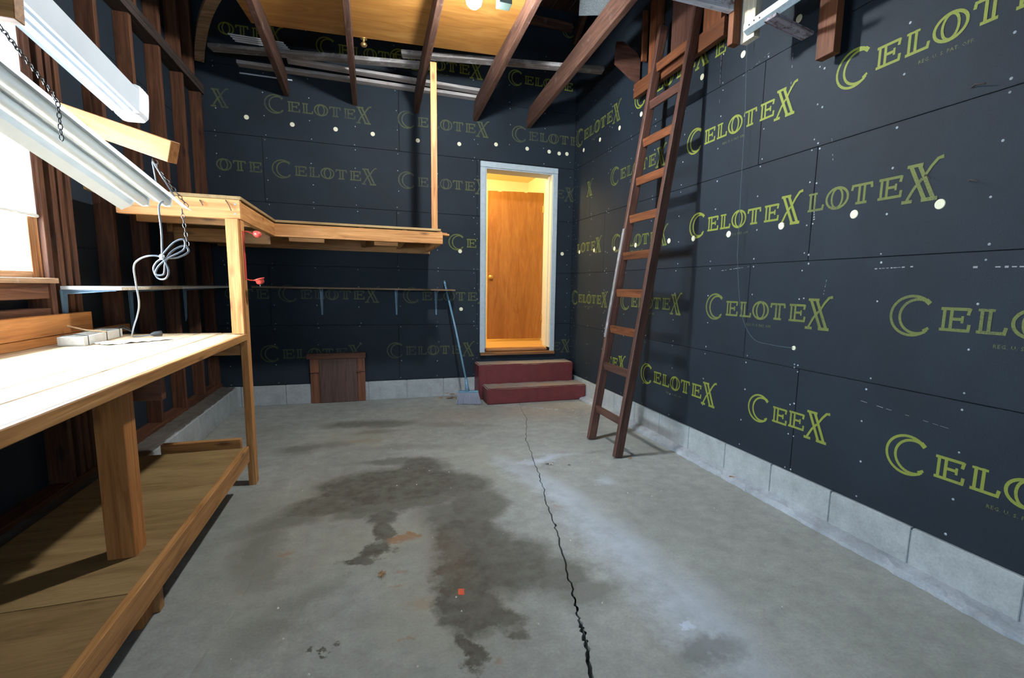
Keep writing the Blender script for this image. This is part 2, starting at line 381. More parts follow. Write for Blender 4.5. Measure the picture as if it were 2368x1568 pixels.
def lathe(profile, bm=None, seg=20, mtx=None):
    bm = bm or bmesh.new(); rings = []
    for r_, z in profile:
        rings.append([bm.verts.new((r_ * math.cos(k * 2 * math.pi / seg), r_ * math.sin(k * 2 * math.pi / seg), z)) for k in range(seg)])
    for i in range(len(rings) - 1):
        for k in range(seg): bm.faces.new((rings[i][k], rings[i][(k + 1) % seg], rings[i + 1][(k + 1) % seg], rings[i + 1][k]))
    bm.faces.new(rings[0][::-1]); bm.faces.new(rings[-1])
    if mtx is not None: bmesh.ops.transform(bm, matrix=mtx, verts=bm.verts)
    bmesh.ops.recalc_face_normals(bm, faces=bm.faces); return bm

XR, YB, XL, HT = 2.30, 5.45, -1.54, 4.35      # sheathing planes of the right, back and left walls; roof height

# ------------------------------------------------------------------ floor: two slabs parted by the crack
crack = [(1.50, 4.95), (1.428, 4.583), (1.38, 4.30), (1.307, 4.054), (1.255, 3.90), (1.203, 3.751), (1.16, 3.58), (1.137, 3.429), (1.105, 3.25), (1.066, 3.071), (1.04, 2.92), (1.002, 2.777), (.985, 2.67), (.953, 2.56),
         (.92, 2.396), (.895, 2.248), (.864, 2.118), (.821, 1.947), (.785, 1.798), (.76, 1.696), (.741, 1.616), (.72, 1.543), (.707, 1.474), (.691, 1.411), (.675, 1.352), (.646, 1.269), (.60, 1.1), (.55, .7), (.50, .2), (.48, -.6), (.44, -1.5), (.42, -2.6)]
def jag(pts):
    out = []
    for i in range(len(pts) - 1):
        (x0, y0), (x1, y1) = pts[i], pts[i + 1]
        for k in range(5):
            t = k / 5; out.append((x0 + (x1 - x0) * t + rnd.uniform(-.007, .007), y0 + (y1 - y0) * t + rnd.uniform(-.006, .006)))
    out.append(pts[-1]); return out
cj = jag(crack)
def gapw(y): return .0015 + .0022 * max(0, min(1, (4.2 - y) / 2.5)) + (.004 * (1 if 1.25 < y < 1.52 else 0) + .002 * (1 if y < 1.25 else 0))
floor = empty('floor', (0, 0, 0), kind='structure')
def slab(poly):
    bm = bmesh.new(); top = [bm.verts.new((x, y, 0)) for x, y in poly]; bot = [bm.verts.new((x, y, -.06)) for x, y in poly]
    f = bm.faces.new(top); n = len(poly)
    for i in range(n): bm.faces.new((top[i], bot[i], bot[(i + 1) % n], top[(i + 1) % n]))
    bmesh.ops.triangulate(bm, faces=[f]); bmesh.ops.recalc_face_normals(bm, faces=bm.faces)
    return mesh_obj('slab', bm, 'floor_concrete', floor)
L_ = [(x - gapw(y) - rnd.uniform(0, .0015), y) for x, y in cj]; R_ = [(x + gapw(y) + rnd.uniform(0, .0015), y) for x, y in cj]
slab([(-1.8, -2.6), (-1.8, 5.6), (1.49, 5.6)] + L_)
slab([(2.5, -2.6), (2.5, 5.6), (1.51, 5.6)][::1] + R_)
box('subfloor', (-1.9, -2.8, -.12), (2.6, 5.7, -.055), 'dark_gap', floor, 0)

sm = [(1.28, 4.86), (1.46, 4.78), (1.62, 4.66), (1.80, 4.52), (1.96, 4.38), (2.08, 4.28), (2.16, 4.18)]
bm = bmesh.new()
for i in range(len(sm) - 1):
    for k in range(26):
        t = rnd.random(); x = sm[i][0] + (sm[i + 1][0] - sm[i][0]) * t + rnd.gauss(0, .010); y = sm[i][1] + (sm[i + 1][1] - sm[i][1]) * t + rnd.gauss(0, .010)
        r_ = rnd.uniform(.003, .010); bmesh.ops.create_cone(bm, cap_ends=True, segments=5, radius1=r_, radius2=r_ * .5, depth=r_ * .6, matrix=Matrix.Translation((x, y, r_ * .25)) @ Matrix.Rotation(rnd.uniform(0, 6), 4, 'Z'))
o = mesh_obj('rubble_seam', bm, 'curb_concrete', floor); o['kind'] = 'stuff'
# ------------------------------------------------------------------ walls
rows = [(.215, .8245), (.8275, 1.4345), (1.4375, 2.0435), (2.0465, 2.6535), (2.6565, 3.2665), (3.2695, 3.8765), (3.8795, 4.36)]
def wall_right():
    w = box('wall_right', (XR + .022, -2.6, 0), (XR + .12, YB + .1, HT), 'backing_black', None, 0); tag(w, kind='structure')
    seams = [[.0 - .36, 2.074], [.07, 2.51], [-.36, 2.08, 4.61], [.07, 2.51, 4.99], [.4, 2.92], [.9, 3.4], [.2, 2.6]]
    for (z0, z1), s in zip(rows, seams):
        ys = [-2.6] + [v for v in s] + [YB + .02]
        for a, b in zip(ys[:-1], ys[1:]):
            box('sheathing_board', (XR, a + .0018, z0), (XR + .02, b - .0018, z1), 'asphalt_board', w, .0015)
    # foundation blocks
    y = .98 - 9 * .4064
    while y < YB:
        y2 = min(y + .4064, YB)
        if y2 > -2.6: box('concrete_block', (XR - .012, max(y, -2.6) + .004, 0), (XR + .10, y2 - .004, .212), 'block_concrete', w, .003)
        y += .4064
    # mortar between blocks and rough sloped curb
    box('mortar', (XR - .006, -2.6, 0), (XR + .09, YB, .20), 'curb_concrete', w, 0)
    bm = bmesh.new(); n = 220; pr = []
    for i in range(n + 1):
        yy = -2.6 + (YB - .55 + 2.6) * i / n; j = rnd.uniform(-.007, .007)
        pts = [(XR - .088 + j, -.002), (XR - .084 + j + rnd.uniform(-.003, .003), .018), (XR - .066 + j * .8, .027 + rnd.uniform(-.005, .005)), (XR - .040 + j * .5, .032 + rnd.uniform(-.004, .004)), (XR - .014, .038 + rnd.uniform(-.003, .003)), (XR + .01, .04)]
        pr.append([bm.verts.new((x, yy, z)) for x, z in pts])
    for a, b in zip(pr[:-1], pr[1:]):
        for k in range(5): bm.faces.new((a[k], b[k], b[k + 1], a[k + 1]))
    mesh_obj('mortar_curb', bm, 'curb_concrete', w)
    return w
WR = wall_right()
DX0, DX1, DZ0, DZ1 = 1.215, 2.035, .50, 2.585   # door opening
def wall_back():
    w = empty('wall_back', (0, YB, 0), kind='structure')
    b = lambda lo, hi: box('backing', lo, hi, 'backing_black', w, 0)
    b((XL - .2, YB + .022, 0), (DX0, YB + .12, HT)); b((DX1, YB + .022, 0), (XR + .12, YB + .12, HT)); b((DX0, YB + .022, DZ1), (DX1, YB + .12, HT)); b((DX0, YB + .022, 0), (DX1, YB + .12, DZ0 - .04))
    seams = [[.26], [-.98, 1.13], [.26], [-.98, 1.13], [.30], [-.9, 1.3], [.3]]
    for (z0, z1), s in zip(rows, seams):
        xs = [XL - .05] + s + [XR - .001]
        for x0, x1 in zip(xs[:-1], xs[1:]):
            x0 += .0015; x1 -= .0015
            # cut around the doorway
            segs = [(x0, x1, z0, z1)]
            if x1 > DX0 and z1 > DZ0 - .04 and z0 < DZ1:
                segs = []
                if x0 < DX0: segs.append((x0, DX0, z0, z1))
                if x1 > DX1: segs.append((DX1, x1, z0, z1))
                if z0 < DZ0 - .04: segs.append((DX0, DX1, z0, DZ0 - .04))
                if z1 > DZ1: segs.append((DX0, DX1, DZ1, z1))
            for a, c, d, e in segs: box('sheathing_board', (a, YB, d), (c, YB + .02, e), 'asphalt_board', w, .0012)
    # blocks: joints at x = -.882, -.07, .338 ...
    x = -.882 - 2 * .4064
    while x < XR:
        x2 = min(x + .4064, XR)
        box('concrete_block', (max(x, XL) + .004, YB - .012, 0), (x2 - .004, YB + .1, .207), 'block_concrete', w, .003); x += .4064
    box('mortar', (XL, YB - .005, 0), (XR, YB + .09, .20), 'curb_concrete', w, 0)
    return w
WB = wall_back()
def wall_left():
    w = empty('wall_left', (XL, 2, 0), kind='structure')
    wy0, wy1, wz0, wz1 = 1.70, 2.925, 1.262, 2.50
    for lo, hi in [((XL - .1, -2.6, 0), (XL - .02, wy0, HT)), ((XL - .1, 3.12, 0), (XL - .02, YB + .1, HT)), ((XL - .1, wy0, 0), (XL - .02, 3.12, wz0)), ((XL - .1, wy0, wz1), (XL - .02, 3.12, HT))]:
        box('backing', lo, hi, 'backing_black', w, 0)
    for (z0, z1) in rows:
        for (a, b) in [(-2.6, -.4), (-.394, wy0), (wy0, wy1), (wy1, 4.2), (4.206, YB)]:
            if (a, b) == (wy0, wy1):
                if z1 <= wz0 or z0 >= wz1: segs = [(z0, z1)]
                else:
                    segs = []
                    if z0 < wz0: segs.append((z0, wz0))
                    if z1 > wz1: segs.append((wz1, z1))
            else: segs = [(z0, z1)]
            for c, d in segs: box('sheathing_board', (XL - .02, a + .001, c), (XL, b - .001, d), 'asphalt_board', w, .001)
    ST = [(-2.2), (-1.75), (-1.3), (-.85), (-.4), (.05), (.5), (.95), (1.40)]
    for y in ST: box('stud', (XL, y, .25), (-1.45, y + .04, 2.97), 'stud_wood', w)
    for y in (1.57, 1.615, 2.905, 3.005, 3.133, 3.566, 4.015, 4.468, 4.943, 5.371):
        box('stud', (XL, y, .25), (-1.45 + rnd.uniform(-.004, .004), y + .04, 2.97), 'stud_wood', w)
    box('stud', (XL + .01, 3.085, .25), (-1.462, 3.125, 2.97), 'stud_wood', w)
    # sill plate, double top plate, upper studs
    box('sill_plate', (XL - .01, -2.6, .212), (-1.448, YB, .25), 'stud_wood', w)
    for z in (2.972, 3.014): box('top_plate', (XL, -2.6, z), (-1.435, YB, z + .04), 'plate_wood', w)
    for y in (.6, 1.05, 1.5, 1.95, 2.40, 2.85, 3.30, 3.72, 4.10, 4.50, 4.90, 5.22):
        box('upper_stud', (XL, y, 3.055), (-1.45, y + .05, HT), 'stud_wood', w)
    # window header and rough sill timbers
    box('header', (XL, 1.66, 2.56), (-1.452, 2.904, 2.70), 'stud_wood', w)
    box('rough_sill', (XL, 1.66, 1.03), (-1.455, 2.904, 1.12), 'stud_wood', w)
    box('rough_sill', (XL, 1.66, 1.165), (-1.455, 2.904, 1.235), 'stud_wood', w)
    # block footing and its dusty ledge
    y = -2.6
    while y < YB - .02:
        y2 = min(y + .4064, YB - .013)
        box('concrete_block', (-1.52, y + .003, 0), (-1.315 + rnd.uniform(-.002, .002), y2 - .003, .203), 'block_concrete', w, .004); y += .4064
    box('mortar', (-1.50, -2.6, 0), (-1.322, YB, .198), 'curb_concrete', w, 0)
    bm = bmesh.new(); n = 160; A = []
    for i in range(n + 1):
        yy = -2.6 + 8.03 * i / n
        A.append([bm.verts.new((x + rnd.uniform(-.006, .006), yy, z + rnd.uniform(-.004, .004))) for x, z in ((-1.45, .222), (-1.41, .216), (-1.375, .212), (-1.345, .209), (-1.328, .204))])
    for a, b in zip(A[:-1], A[1:]):
        for k in range(4): bm.faces.new((a[k], a[k + 1], b[k + 1], b[k]))
    mesh_obj('dusty_ledge', bm, 'ledge_dirt', w)
    return w
WL = wall_left()
# front wall (behind the camera) with a window band left open for the added rear fill lamp, roof
wf = empty('wall_front', (0, -2.6, 0), kind='structure')
box('panel', (XL - .1, -2.7, 1.80), (XR + .1, -2.6, HT), 'stud_wood', wf, 0); box('panel', (XL - .1, -2.7, 0), (-1.0, -2.6, 1.80), 'stud_wood', wf, 0); box('panel', (1.75, -2.7, 0), (XR + .1, -2.6, 1.80), 'stud_wood', wf, 0)
for z in (0, .41, .82): box('door_section', (-1.0, -2.66, z), (1.75, -2.62, z + .405), 'white_trim', wf, .003)
for x in (-1.0, -.33, .35, 1.03, 1.70): box('door_mullion', (x, -2.66, 1.226), (x + .05, -2.62, 1.80), 'white_trim', wf, .003)
ce = empty('ceiling', (0, 1.5, HT), kind='structure')
x = XL - .1; k = 0
while x < XR + .1:
    box('roof_board', (x + .002, -2.7, HT + rnd.uniform(0, .004)), (min(x + .19, XR + .12) - .002, YB + .12, HT + .03), 'joist_wood', ce, 0); x += .19
for y in (-1.8, -1.0, -.2, .6, 1.4, 2.2, 3.0, 3.8, 4.6):
    box('rafter', (XL, y, HT - .14), (XR, y + .045, HT), 'joist_wood', ce)

# ------------------------------------------------------------------ lettering printed on the boards
def stroke(bm, pts, w, T, v0=None):
    n = len(pts); P = [Vector(p).to_2d() for p in pts]
    L, Rr = [], []
    for i in range(n):
        d = (P[min(i + 1, n - 1)] - P[max(i - 1, 0)]).normalized(); nn = Vector((-d.y, d.x))
        ww = w[i] if isinstance(w, list) else w
        L.append(bm.verts.new(T(*(P[i] + nn * ww / 2)))); Rr.append(bm.verts.new(T(*(P[i] - nn * ww / 2))))
    for i in range(n - 1): bm.faces.new((L[i], L[i + 1], Rr[i + 1], Rr[i]))
def arc(cx, cy, rx, ry, a0, a1, n=18):
    return [Vector((cx + rx * math.cos(R(a0 + (a1 - a0) * i / n)), cy + ry * math.sin(R(a0 + (a1 - a0) * i / n)))) for i in range(n + 1)]
V2 = lambda *p: [Vector(q) for q in p]
def glyphs():
    s = .0125; G = {}
    G['C'] = [(arc(.098, .056, .092, .088, 52, 318, 26), .012), (arc(.122, .054, .076, .076, 70, 300, 22), .012), (V2((.150, .128), (.168, .112)), .02), (V2((.150, -.008), (.172, .006)), .012)]
    def E(x): return [(V2((x, 0), (x, .1)), s), (V2((x + .027, 0), (x + .027, .1)), s), (V2((x - .014, .094), (x + .092, .094)), s), (V2((x + .03, .052), (x + .068, .052)), s), (V2((x - .014, .006), (x + .096, .006)), s),
                      (V2((x + .087, .070), (x + .092, .098)), s), (V2((x + .068, .036), (x + .068, .066)), s * .8), (V2((x + .092, .002), (x + .094, .032)), s)]
    G['E'] = E(.228)
    x = .362; G['L'] = [(V2((x, 0), (x, .1)), s), (V2((x + .027, 0), (x + .027, .1)), s), (V2((x - .014, .094), (x + .042, .094)), s * .8), (V2((x - .014, .006), (x + .082, .006)), s), (V2((x + .077, .0), (x + .082, .030)), s)]
    G['O'] = [(arc(.525, .050, .062, .053, 0, 360, 28), .0125), (arc(.525, .050, .031, .050, 0, 360, 24), .011)]
    x = .648; G['T'] = [(V2((x, 0), (x, .096)), s), (V2((x + .027, 0), (x + .027, .096)), s), (V2((x - .042, .094), (x + .066, .094)), s), (V2((x - .04, .072), (x - .036, .098)), s), (V2((x + .064, .072), (x + .060, .098)), s), (V2((x - .016, .006), (x + .043, .006)), s)]
    G['F'] = E(.760)
    G['X'] = [(V2((.888, .128), (.960, -.028)), .017), (V2((.924, .128), (.996, -.028)), .017), (V2((.872, .128), (.940, .128)), .014), (V2((.946, -.028), (1.012, -.028)), .016),
              (V2((.884, -.022), (.912, .030), (.942, .066)), .013), (V2((.862, -.028), (.908, -.028)), .015), (V2((.946, .068), (.974, .112), (.998, .140), (1.020, .144)), [.012, .013, .014, .016])]
    return G
GL = glyphs()
LIFT = [0]; DEPTH = [0]
_c = bpy.data.curves.new('small_lettering', 'FONT'); _c.body = 'REG. U. S. PAT. OFF.'; _c.size = .0215; _c.resolution_u = 1; _c.space_character = 1.12
_o = bpy.data.objects.new('t', _c); COL.objects.link(_o); bpy.context.view_layer.update()
TXT = bpy.data.meshes.new_from_object(_o.evaluated_get(bpy.context.evaluated_depsgraph_get())); bpy.data.objects.remove(_o)
TXT.materials.clear(); TXT.materials.append(MAT['worn_print'])
def word(wall, uc, zc, mat, letters='CELOTFX', scale=.957, small=True, clip=None):
    """uc = wall coordinate of the bottom of C (u = .11 in the word), zc its height. On the right wall the coordinate is -y."""
    parent = WB if wall == 'b' else WR; z0 = zc + .030 * scale; base = uc - .11 * scale
    LIFT[0] = (LIFT[0] + 1) % 3; off = .0006 + .0003 * LIFT[0]
    def T(u, v):
        U = base + u * scale
        if clip: U = min(max(U, clip[0]), clip[1])
        return (U, YB - off - DEPTH[0], z0 + v * scale) if wall == 'b' else (XR - off - DEPTH[0], -U, z0 + v * scale)
    bm = bmesh.new(); DEPTH[0] = 0
    for ch in letters:
        for pts, w in GL[ch]:
            DEPTH[0] += .00005
            if clip:
                us = [base + p[0] * scale for p in pts]
                if max(us) < clip[0] or min(us) > clip[1]: continue
            stroke(bm, pts, w, T)
    bmesh.ops.recalc_face_normals(bm, faces=bm.faces)
    o = mesh_obj('lettering', bm, mat, parent)
    if small and len(letters) == 7 and not clip and mat != 'faint_print':   # registration line of tiny letters
        u0_, v0_ = base + .41 * scale, z0 - .052 * scale
        w_ = Matrix(((1, 0, 0, u0_), (0, 0, 1, YB - off - .001), (0, 1, 0, v0_), (0, 0, 0, 1))) if wall == 'b' else Matrix(((0, 0, 1, XR - off - .001), (-1, 0, 0, -u0_), (0, 1, 0, v0_), (0, 0, 0, 1)))
        o2 = bpy.data.objects.new('small_lettering', TXT); TXT.materials.clear() if False else None
        link(o2, parent, w_); 
    return o
Y, Wn, Fa = 'yellow_print', 'worn_print', 'faint_print'
XB = (-1.60, XR - .002)
for a in [('b', -.841, 2.889, Fa), ('b', .393, 2.897, Fa), ('b', 1.629, 2.895, Fa, 'CELOTFX', .957, False, XB), ('b', -.803, 2.289, Fa), ('b', .387, 2.285, Fa, 'CELOTFX', .957, True, (-1, 1.20)), ('b', .914, 1.664, Wn, 'CE'),
          ('b', -.802, 1.070, Fa), ('b', .416, 1.068, Fa, 'CELOTFX', .957, True, (-1, 1.20)), ('b', -.992, .456, Fa), ('b', .235, .460, Fa), ('b', -1.71, 1.068, Fa, 'OTF'), ('b', -1.71, 2.289, Fa, 'OTF'), ('b', -2.11, 2.885, Fa, 'X'),
          ('b', -1.625, 3.505, Y, 'OTFX'), ('b', -.365, 3.485, Y), ('b', .325, 3.490, Y, 'CELOTFX', .957), ('b', 1.574, 3.490, Y, 'CELOTF', .90, True, XB), ('b', 2.19, 4.09, Wn, 'C', .8, False, XB),
          ('b', 1.455, .475, Fa, 'FX', .957, False, XB), ('b', 1.455, 2.285, Fa, 'FX', .957, False, XB), ('b', -.5, 4.09, Fa)]:
    word(*a)
XRc = (-5.448, 3)
for a in [('r', -5.306, 2.886, Wn, 'CELOTFX', 1.06), ('r', -3.976, 2.873, Y, 'CELOTFX', 1.02), ('r', -3.152, 2.277, Y, 'CELOTFX', .99), ('r', -4.403, 2.285, Wn), ('r', -5.80, 2.280, Wn, 'X', .957, False, XRc),
          ('r', -3.060, 1.654, Y, 'CELOTFX', 1.0), ('r', -2.344, 1.672, Wn, 'LOTFX', .985), ('r', -4.320, 1.630, Wn), ('r', -5.53, 1.650, Wn, 'LOTFX', .957, False), ('r', -5.316, 1.070, Wn, 'CELOTFX', .93),
          ('r', -4.091, 1.068, Wn, 'CELOTFX', .97), ('r', -2.810, 1.064, Wn, 'CELOTFX', 1.0), ('r', -1.489, 1.080, Wn, 'CELOTFX', 1.0), ('r', -4.92, .448, Y, 'TFX', .957, False), ('r', -3.654, .430, Y, 'CELOTFX', 1.0),
          ('r', -2.332, .446, Y, 'CE', .957, False), ('r', -2.72, .450, Y, 'FX', .957, False), ('r', -1.437, .446, Y, 'CELOTFX', 1.0), ('r', -1.900, 2.288, Y, 'CELOTFX', 1.0), ('r', -3.09, 2.84, Y, 'E', .957),
          ('r', -.6, 1.66, Wn), ('r', -.3, .45, Wn), ('r', -.55, 2.28, Wn)]:
    word(*a)

# nail heads (stuff) and foam insulation plugs
def nails(name, parent, plist, T, nrm):
    bm = bmesh.new()
    for u, v, r_ in plist:
        c = bm.verts.new(T(u, v, .0028)); ring = [bm.verts.new(T(u + r_ * math.cos(k * math.pi / 3), v + r_ * math.sin(k * math.pi / 3), .0006)) for k in range(6)]
        for k in range(6): bm.faces.new((c, ring[k], ring[(k + 1) % 6]))
    bmesh.ops.recalc_face_normals(bm, faces=bm.faces)
    o = mesh_obj(name, bm, 'nail_metal', parent); o['kind'] = 'stuff'
nl = []
for k in range(-4, 11):
    y = 2.075 + k * .409 - (.0 if k < 0 else 0)
    for (z0, z1) in rows[:5]:
        for z in (z0 + .022, (z0 * 2 + z1) / 3, (z0 + z1 * 2) / 3, z1 - .022):
            if rnd.random() < .93:
                nl.append((y + rnd.uniform(-.012, .012), z + rnd.uniform(-.012, .012), rnd.uniform(.0045, .0065)))
                if abs((k % 6)) == 0: nl.append((y + .035 + rnd.uniform(-.008, .008), z + rnd.uniform(-.03, .03), .005))
for i in range(34): nl.append((YB - .03 + rnd.uniform(-.01, .01), .3 + i * .09 + rnd.uniform(-.03, .03), .005))
nails('nail_heads', WR, [n for n in nl if -2.5 < n[0] < YB - .01], lambda u, v, h: (XR - h, u, v), None)
nl = []
for k in range(-3, 9):
    x = -.135 + k * .409
    if x > XR - .02: continue
    for (z0, z1) in rows[:6]:
        for z in (z0 + .022, (z0 * 2 + z1) / 3, (z0 + z1 * 2) / 3, z1 - .022):
            if DX0 - .07 < x < DX1 + .07 and DZ0 - .1 < z < DZ1 + .08: continue
            if rnd.random() < .9: nl.append((x + rnd.uniform(-.012, .012), z + rnd.uniform(-.012, .012), rnd.uniform(.0045, .006)))
for i in range(30): nl.append((1.135 + rnd.uniform(-.006, .006) if i % 2 else 2.24 + rnd.uniform(-.01, .01), .35 + i * .085, .0045))
nails('nail_heads', WB, nl, lambda u, v, h: (u, YB - h, v), None)
pb = [(-1.102, 2.819), (-.709, 2.8), (-.316, 2.802), (.038, 2.797), (.49, 2.783), (.931, 2.796), (1.342, 2.836), (1.707, 2.829), (1.975, 2.824), (2.099, 2.817), (2.197, 2.822), (.938, 1.648), (.947, 1.0), (2.169, 1.668)]
pr_ = [(5.198, 2.813), (4.785, 2.813), (4.36, 2.806), (3.963, 2.807), (3.123, 2.797), (2.712, 2.777), (2.282, 2.782), (5.234, 1.681), (4.838, 1.675), (4.369, 1.661), (3.958, 1.664), (3.431, 1.658), (3.113, 1.649), (2.732, 1.644), (2.286, 1.649), (1.831, 1.655), (1.442, 1.645)]
def disc(r_=.0215):
    return lathe([(r_ * .97, 0), (r_, .001), (r_ * .9, .0035)], seg=18)
bm = disc(); me0 = bpy.data.meshes.new('insulation_plug'); bm.to_mesh(me0); bm.free(); me0.materials.append(MAT['foam_plug'])
for x, z in pb: link(bpy.data.objects.new('insulation_plug', me0), WB, Matrix.Translation((x, YB + .0002, z)) @ Matrix.Rotation(R(90), 4, 'X'))
for y, z in pr_: link(bpy.data.objects.new('insulation_plug', me0), WR, Matrix.Translation((XR + .0002, y, z)) @ Matrix.Rotation(R(-90), 4, 'Y'))
# bent nails driven into the right wall
for y, z, dy, dz in ((1.385, 2.09, -.07, -.012), (1.52, 1.775, -.045, -.02), (1.35, 1.72, -.05, -.01), (2.12, .99, .0, .0)):
    if dy: mesh_obj('bent_nail', tube_bm([(XR + .003, y, z), (XR - .02, y + dy * .4, z + .001), (XR - .03, y + dy, z + dz)], .0022, 6), 'rusty_nail', WR, smooth=True)
# scrapes of exposed fibre on the sheathing
def scrapes(parent, items):
    bm = bmesh.new()
    for y0, z0, y1, z1, w in items:
        n = 10
        for i in range(n):
            if rnd.random() < .35: continue
            a, b = i / n, (i + rnd.uniform(.4, .9)) / n; d = Vector((y1 - y0, z1 - z0)); nn = Vector((-d.y, d.x)).normalized() * w * rnd.uniform(.3, 1)
            p, q = Vector((y0, z0)) + d * a, Vector((y0, z0)) + d * b
            bm.faces.new([bm.verts.new((XR - .0012, *v)) for v in (p - nn, q - nn, q + nn, p + nn)])
    bmesh.ops.recalc_face_normals(bm, faces=bm.faces); return bm
items = [(2.52, 1.42, 2.78, 1.40, .002), (1.52, 1.385, 1.7, 1.38, .003), (1.05, 1.37, 1.3, 1.375, .004), (2.915, 2.55, 2.93, 2.95, .002), (2.30, 2.40, 2.305, 2.62, .002), (1.95, 1.33, 1.96, 1.25, .002), (2.70, 2.64, 2.48, 2.69, .0015),
         (1.98, 1.95, 2.0, 2.07, .0015), (2.06, 1.62, 2.07, 1.74, .006), (1.3, .70, 1.7, .73, .0015)]
o = mesh_obj('scrape_marks', scrapes(WR, items), 'web_dust', WR); o['kind'] = 'stuff'

# ------------------------------------------------------------------ window in the left wall
win = empty('window_1', (XL, 2.28, 1.28), kind='structure')
box('jamb', (-1.53, 2.897, 1.255), (-1.468, 2.904, 2.53), 'sill_wood', win); box('jamb', (XL - .05, 1.66, 1.255), (-1.468, 1.695, 2.53), 'sill_wood', win)
box('head', (XL - .05, 1.66, 2.50), (-1.468, 2.902, 2.535), 'sill_wood', win)
box('sill', (XL - .05, 1.66, 1.237), (-1.425, 2.93, 1.262), 'weathered_curve', win)
box('sash_stile', (-1.515, 2.852, 1.262), (-1.478, 2.896, 2.50), 'sill_wood', win); box('sash_stile', (-1.515, 1.696, 1.262), (-1.480, 1.75, 2.50), 'weathered_curve', win)
box('sash_rail', (-1.515, 1.75, 1.262), (-1.480, 2.851, 1.292), 'weathered_curve', win); box('sash_rail', (-1.515, 1.75, 2.45), (-1.480, 2.851, 2.50), 'weathered_curve', win)
box('muntin', (-1.512, 2.262, 1.293), (-1.483, 2.288, 2.449), 'weathered_curve', win)
for a, b in ((1.751, 2.261), (2.289, 2.851)): box('pane', (-1.500, a, 1.293), (-1.496, b, 2.449), 'window_glass', win, 0)
sh = mesh_obj('window_shade', prism([(1.70, 1.548), (2.896, 1.548), (2.896, 2.540), (1.70, 2.540)], 'x', -1.4655, -1.464), 'window_shade')
mesh_obj('hem_bar', tube_bm([(-1.465, 1.70, 1.545), (-1.465, 2.898, 1.545)], .008, 8), 'dirty_white', sh)
tag(sh, 'white roller shade pulled over the upper part of the left window', 'window shade')

# ------------------------------------------------------------------ doorway with casing, hallway behind it
d1 = empty('door_1', (1.62, YB, .5), kind='structure')
box('casing', (1.163, YB - .022, .495), (1.222, YB - .0005, 2.578), 'white_trim', d1, .004); box('casing', (2.028, YB - .022, .495), (2.087, YB - .0005, 2.578), 'white_trim', d1, .004)
box('head_casing', (1.163, YB - .024, 2.579), (2.087, YB - .0005, 2.641), 'white_trim', d1, .004)
box('jamb', (1.217, YB - .010, .54), (1.236, YB + .21, 2.570), 'white_trim', d1); box('jamb', (2.014, YB - .010, .54), (2.033, YB + .21, 2.570), 'cream_paint', d1)
box('head_jamb', (1.217, YB - .010, 2.566), (2.033, YB + .21, 2.584), 'white_trim', d1)
box('door_stop', (2.000, YB + .06, .54), (2.013, YB + .10, 2.565), 'cream_paint', d1)
box('sill', (1.166, YB - .045, .462), (2.086, YB + .06, .496), 'sill_wood', d1, .004)
box('threshold', (1.237, YB + .03, .50), (2.012, YB + .17, .528), 'sill_wood', d1, .006)
# hallway beyond
hall = empty('wall_hallway', (1.6, 6.4, .5), kind='structure')
box('hall_floor', (.4, YB + .13, .44), (3.0, 7.4, .512), 'oak_floor', hall, 0)
box('hall_ceiling', (.4, YB + .13, 2.86), (3.0, 7.4, 2.92), 'hall_ceiling', hall, 0)
box('hall_partition', (.35, YB + .13, .5), (.42, 7.4, 2.9), 'cream_wall', hall, 0); box('hall_partition', (2.31, YB + .13, .5), (2.38, 7.4, 2.9), 'cream_wall', hall, 0)
box('hall_partition', (.4, 7.3, .5), (3.0, 7.4, 2.9), 'cream_wall', hall, 0)
box('hall_partition', (.42, YB + .125, .5), (1.215, YB + .14, 2.9), 'cream_wall', hall, 0); box('hall_partition', (2.035, YB + .125, .5), (2.31, YB + .14, 2.9), 'cream_wall', hall, 0); box('hall_partition', (1.215, YB + .125, 2.59), (2.035, YB + .14, 2.9), 'cream_wall', hall, 0)
box('hinge_post', (2.252, 6.33, .512), (2.309, 6.44, 2.86), 'cream_paint', hall)
hd = empty('hallway_door', (2.245, 6.4, .54), 'orange-brown flat wooden door seen through the white-trimmed doorway', 'door')
me = prism([(1.470, .548), (2.246, .548), (2.246, 2.545), (2.02, 2.537), (2.015, 2.528), (1.975, 2.526), (1.970, 2.535), (1.66, 2.523), (1.655, 2.514), (1.61, 2.512), (1.605, 2.521), (1.470, 2.515)], 'y', -.0175, .0175)
for v in me.verts: v.co = Vector((v.co.z - 1.53, v.co.y, -(v.co.x - 1.86)))
o = mesh_obj('door_leaf', me, 'door_veneer', hd, Matrix.Translation((1.86, 6.4, 1.53)) @ Matrix.Rotation(R(-90), 4, 'Y'))
mesh_obj('knob', lathe([(.028, 0), (.030, .006), (.012, .010), (.010, .030), (.024, .040), (.029, .055), (.022, .068), (.006, .072)], mtx=Matrix.Translation((1.505, 6.382, 1.387)) @ Matrix.Rotation(R(90), 4, 'X')), 'brass', hd, smooth=True)
for z in (2.325, .84): box('hinge', (2.232, 6.368, z - .045), (2.256, 6.381, z + .045), 'brass', hd, .001)

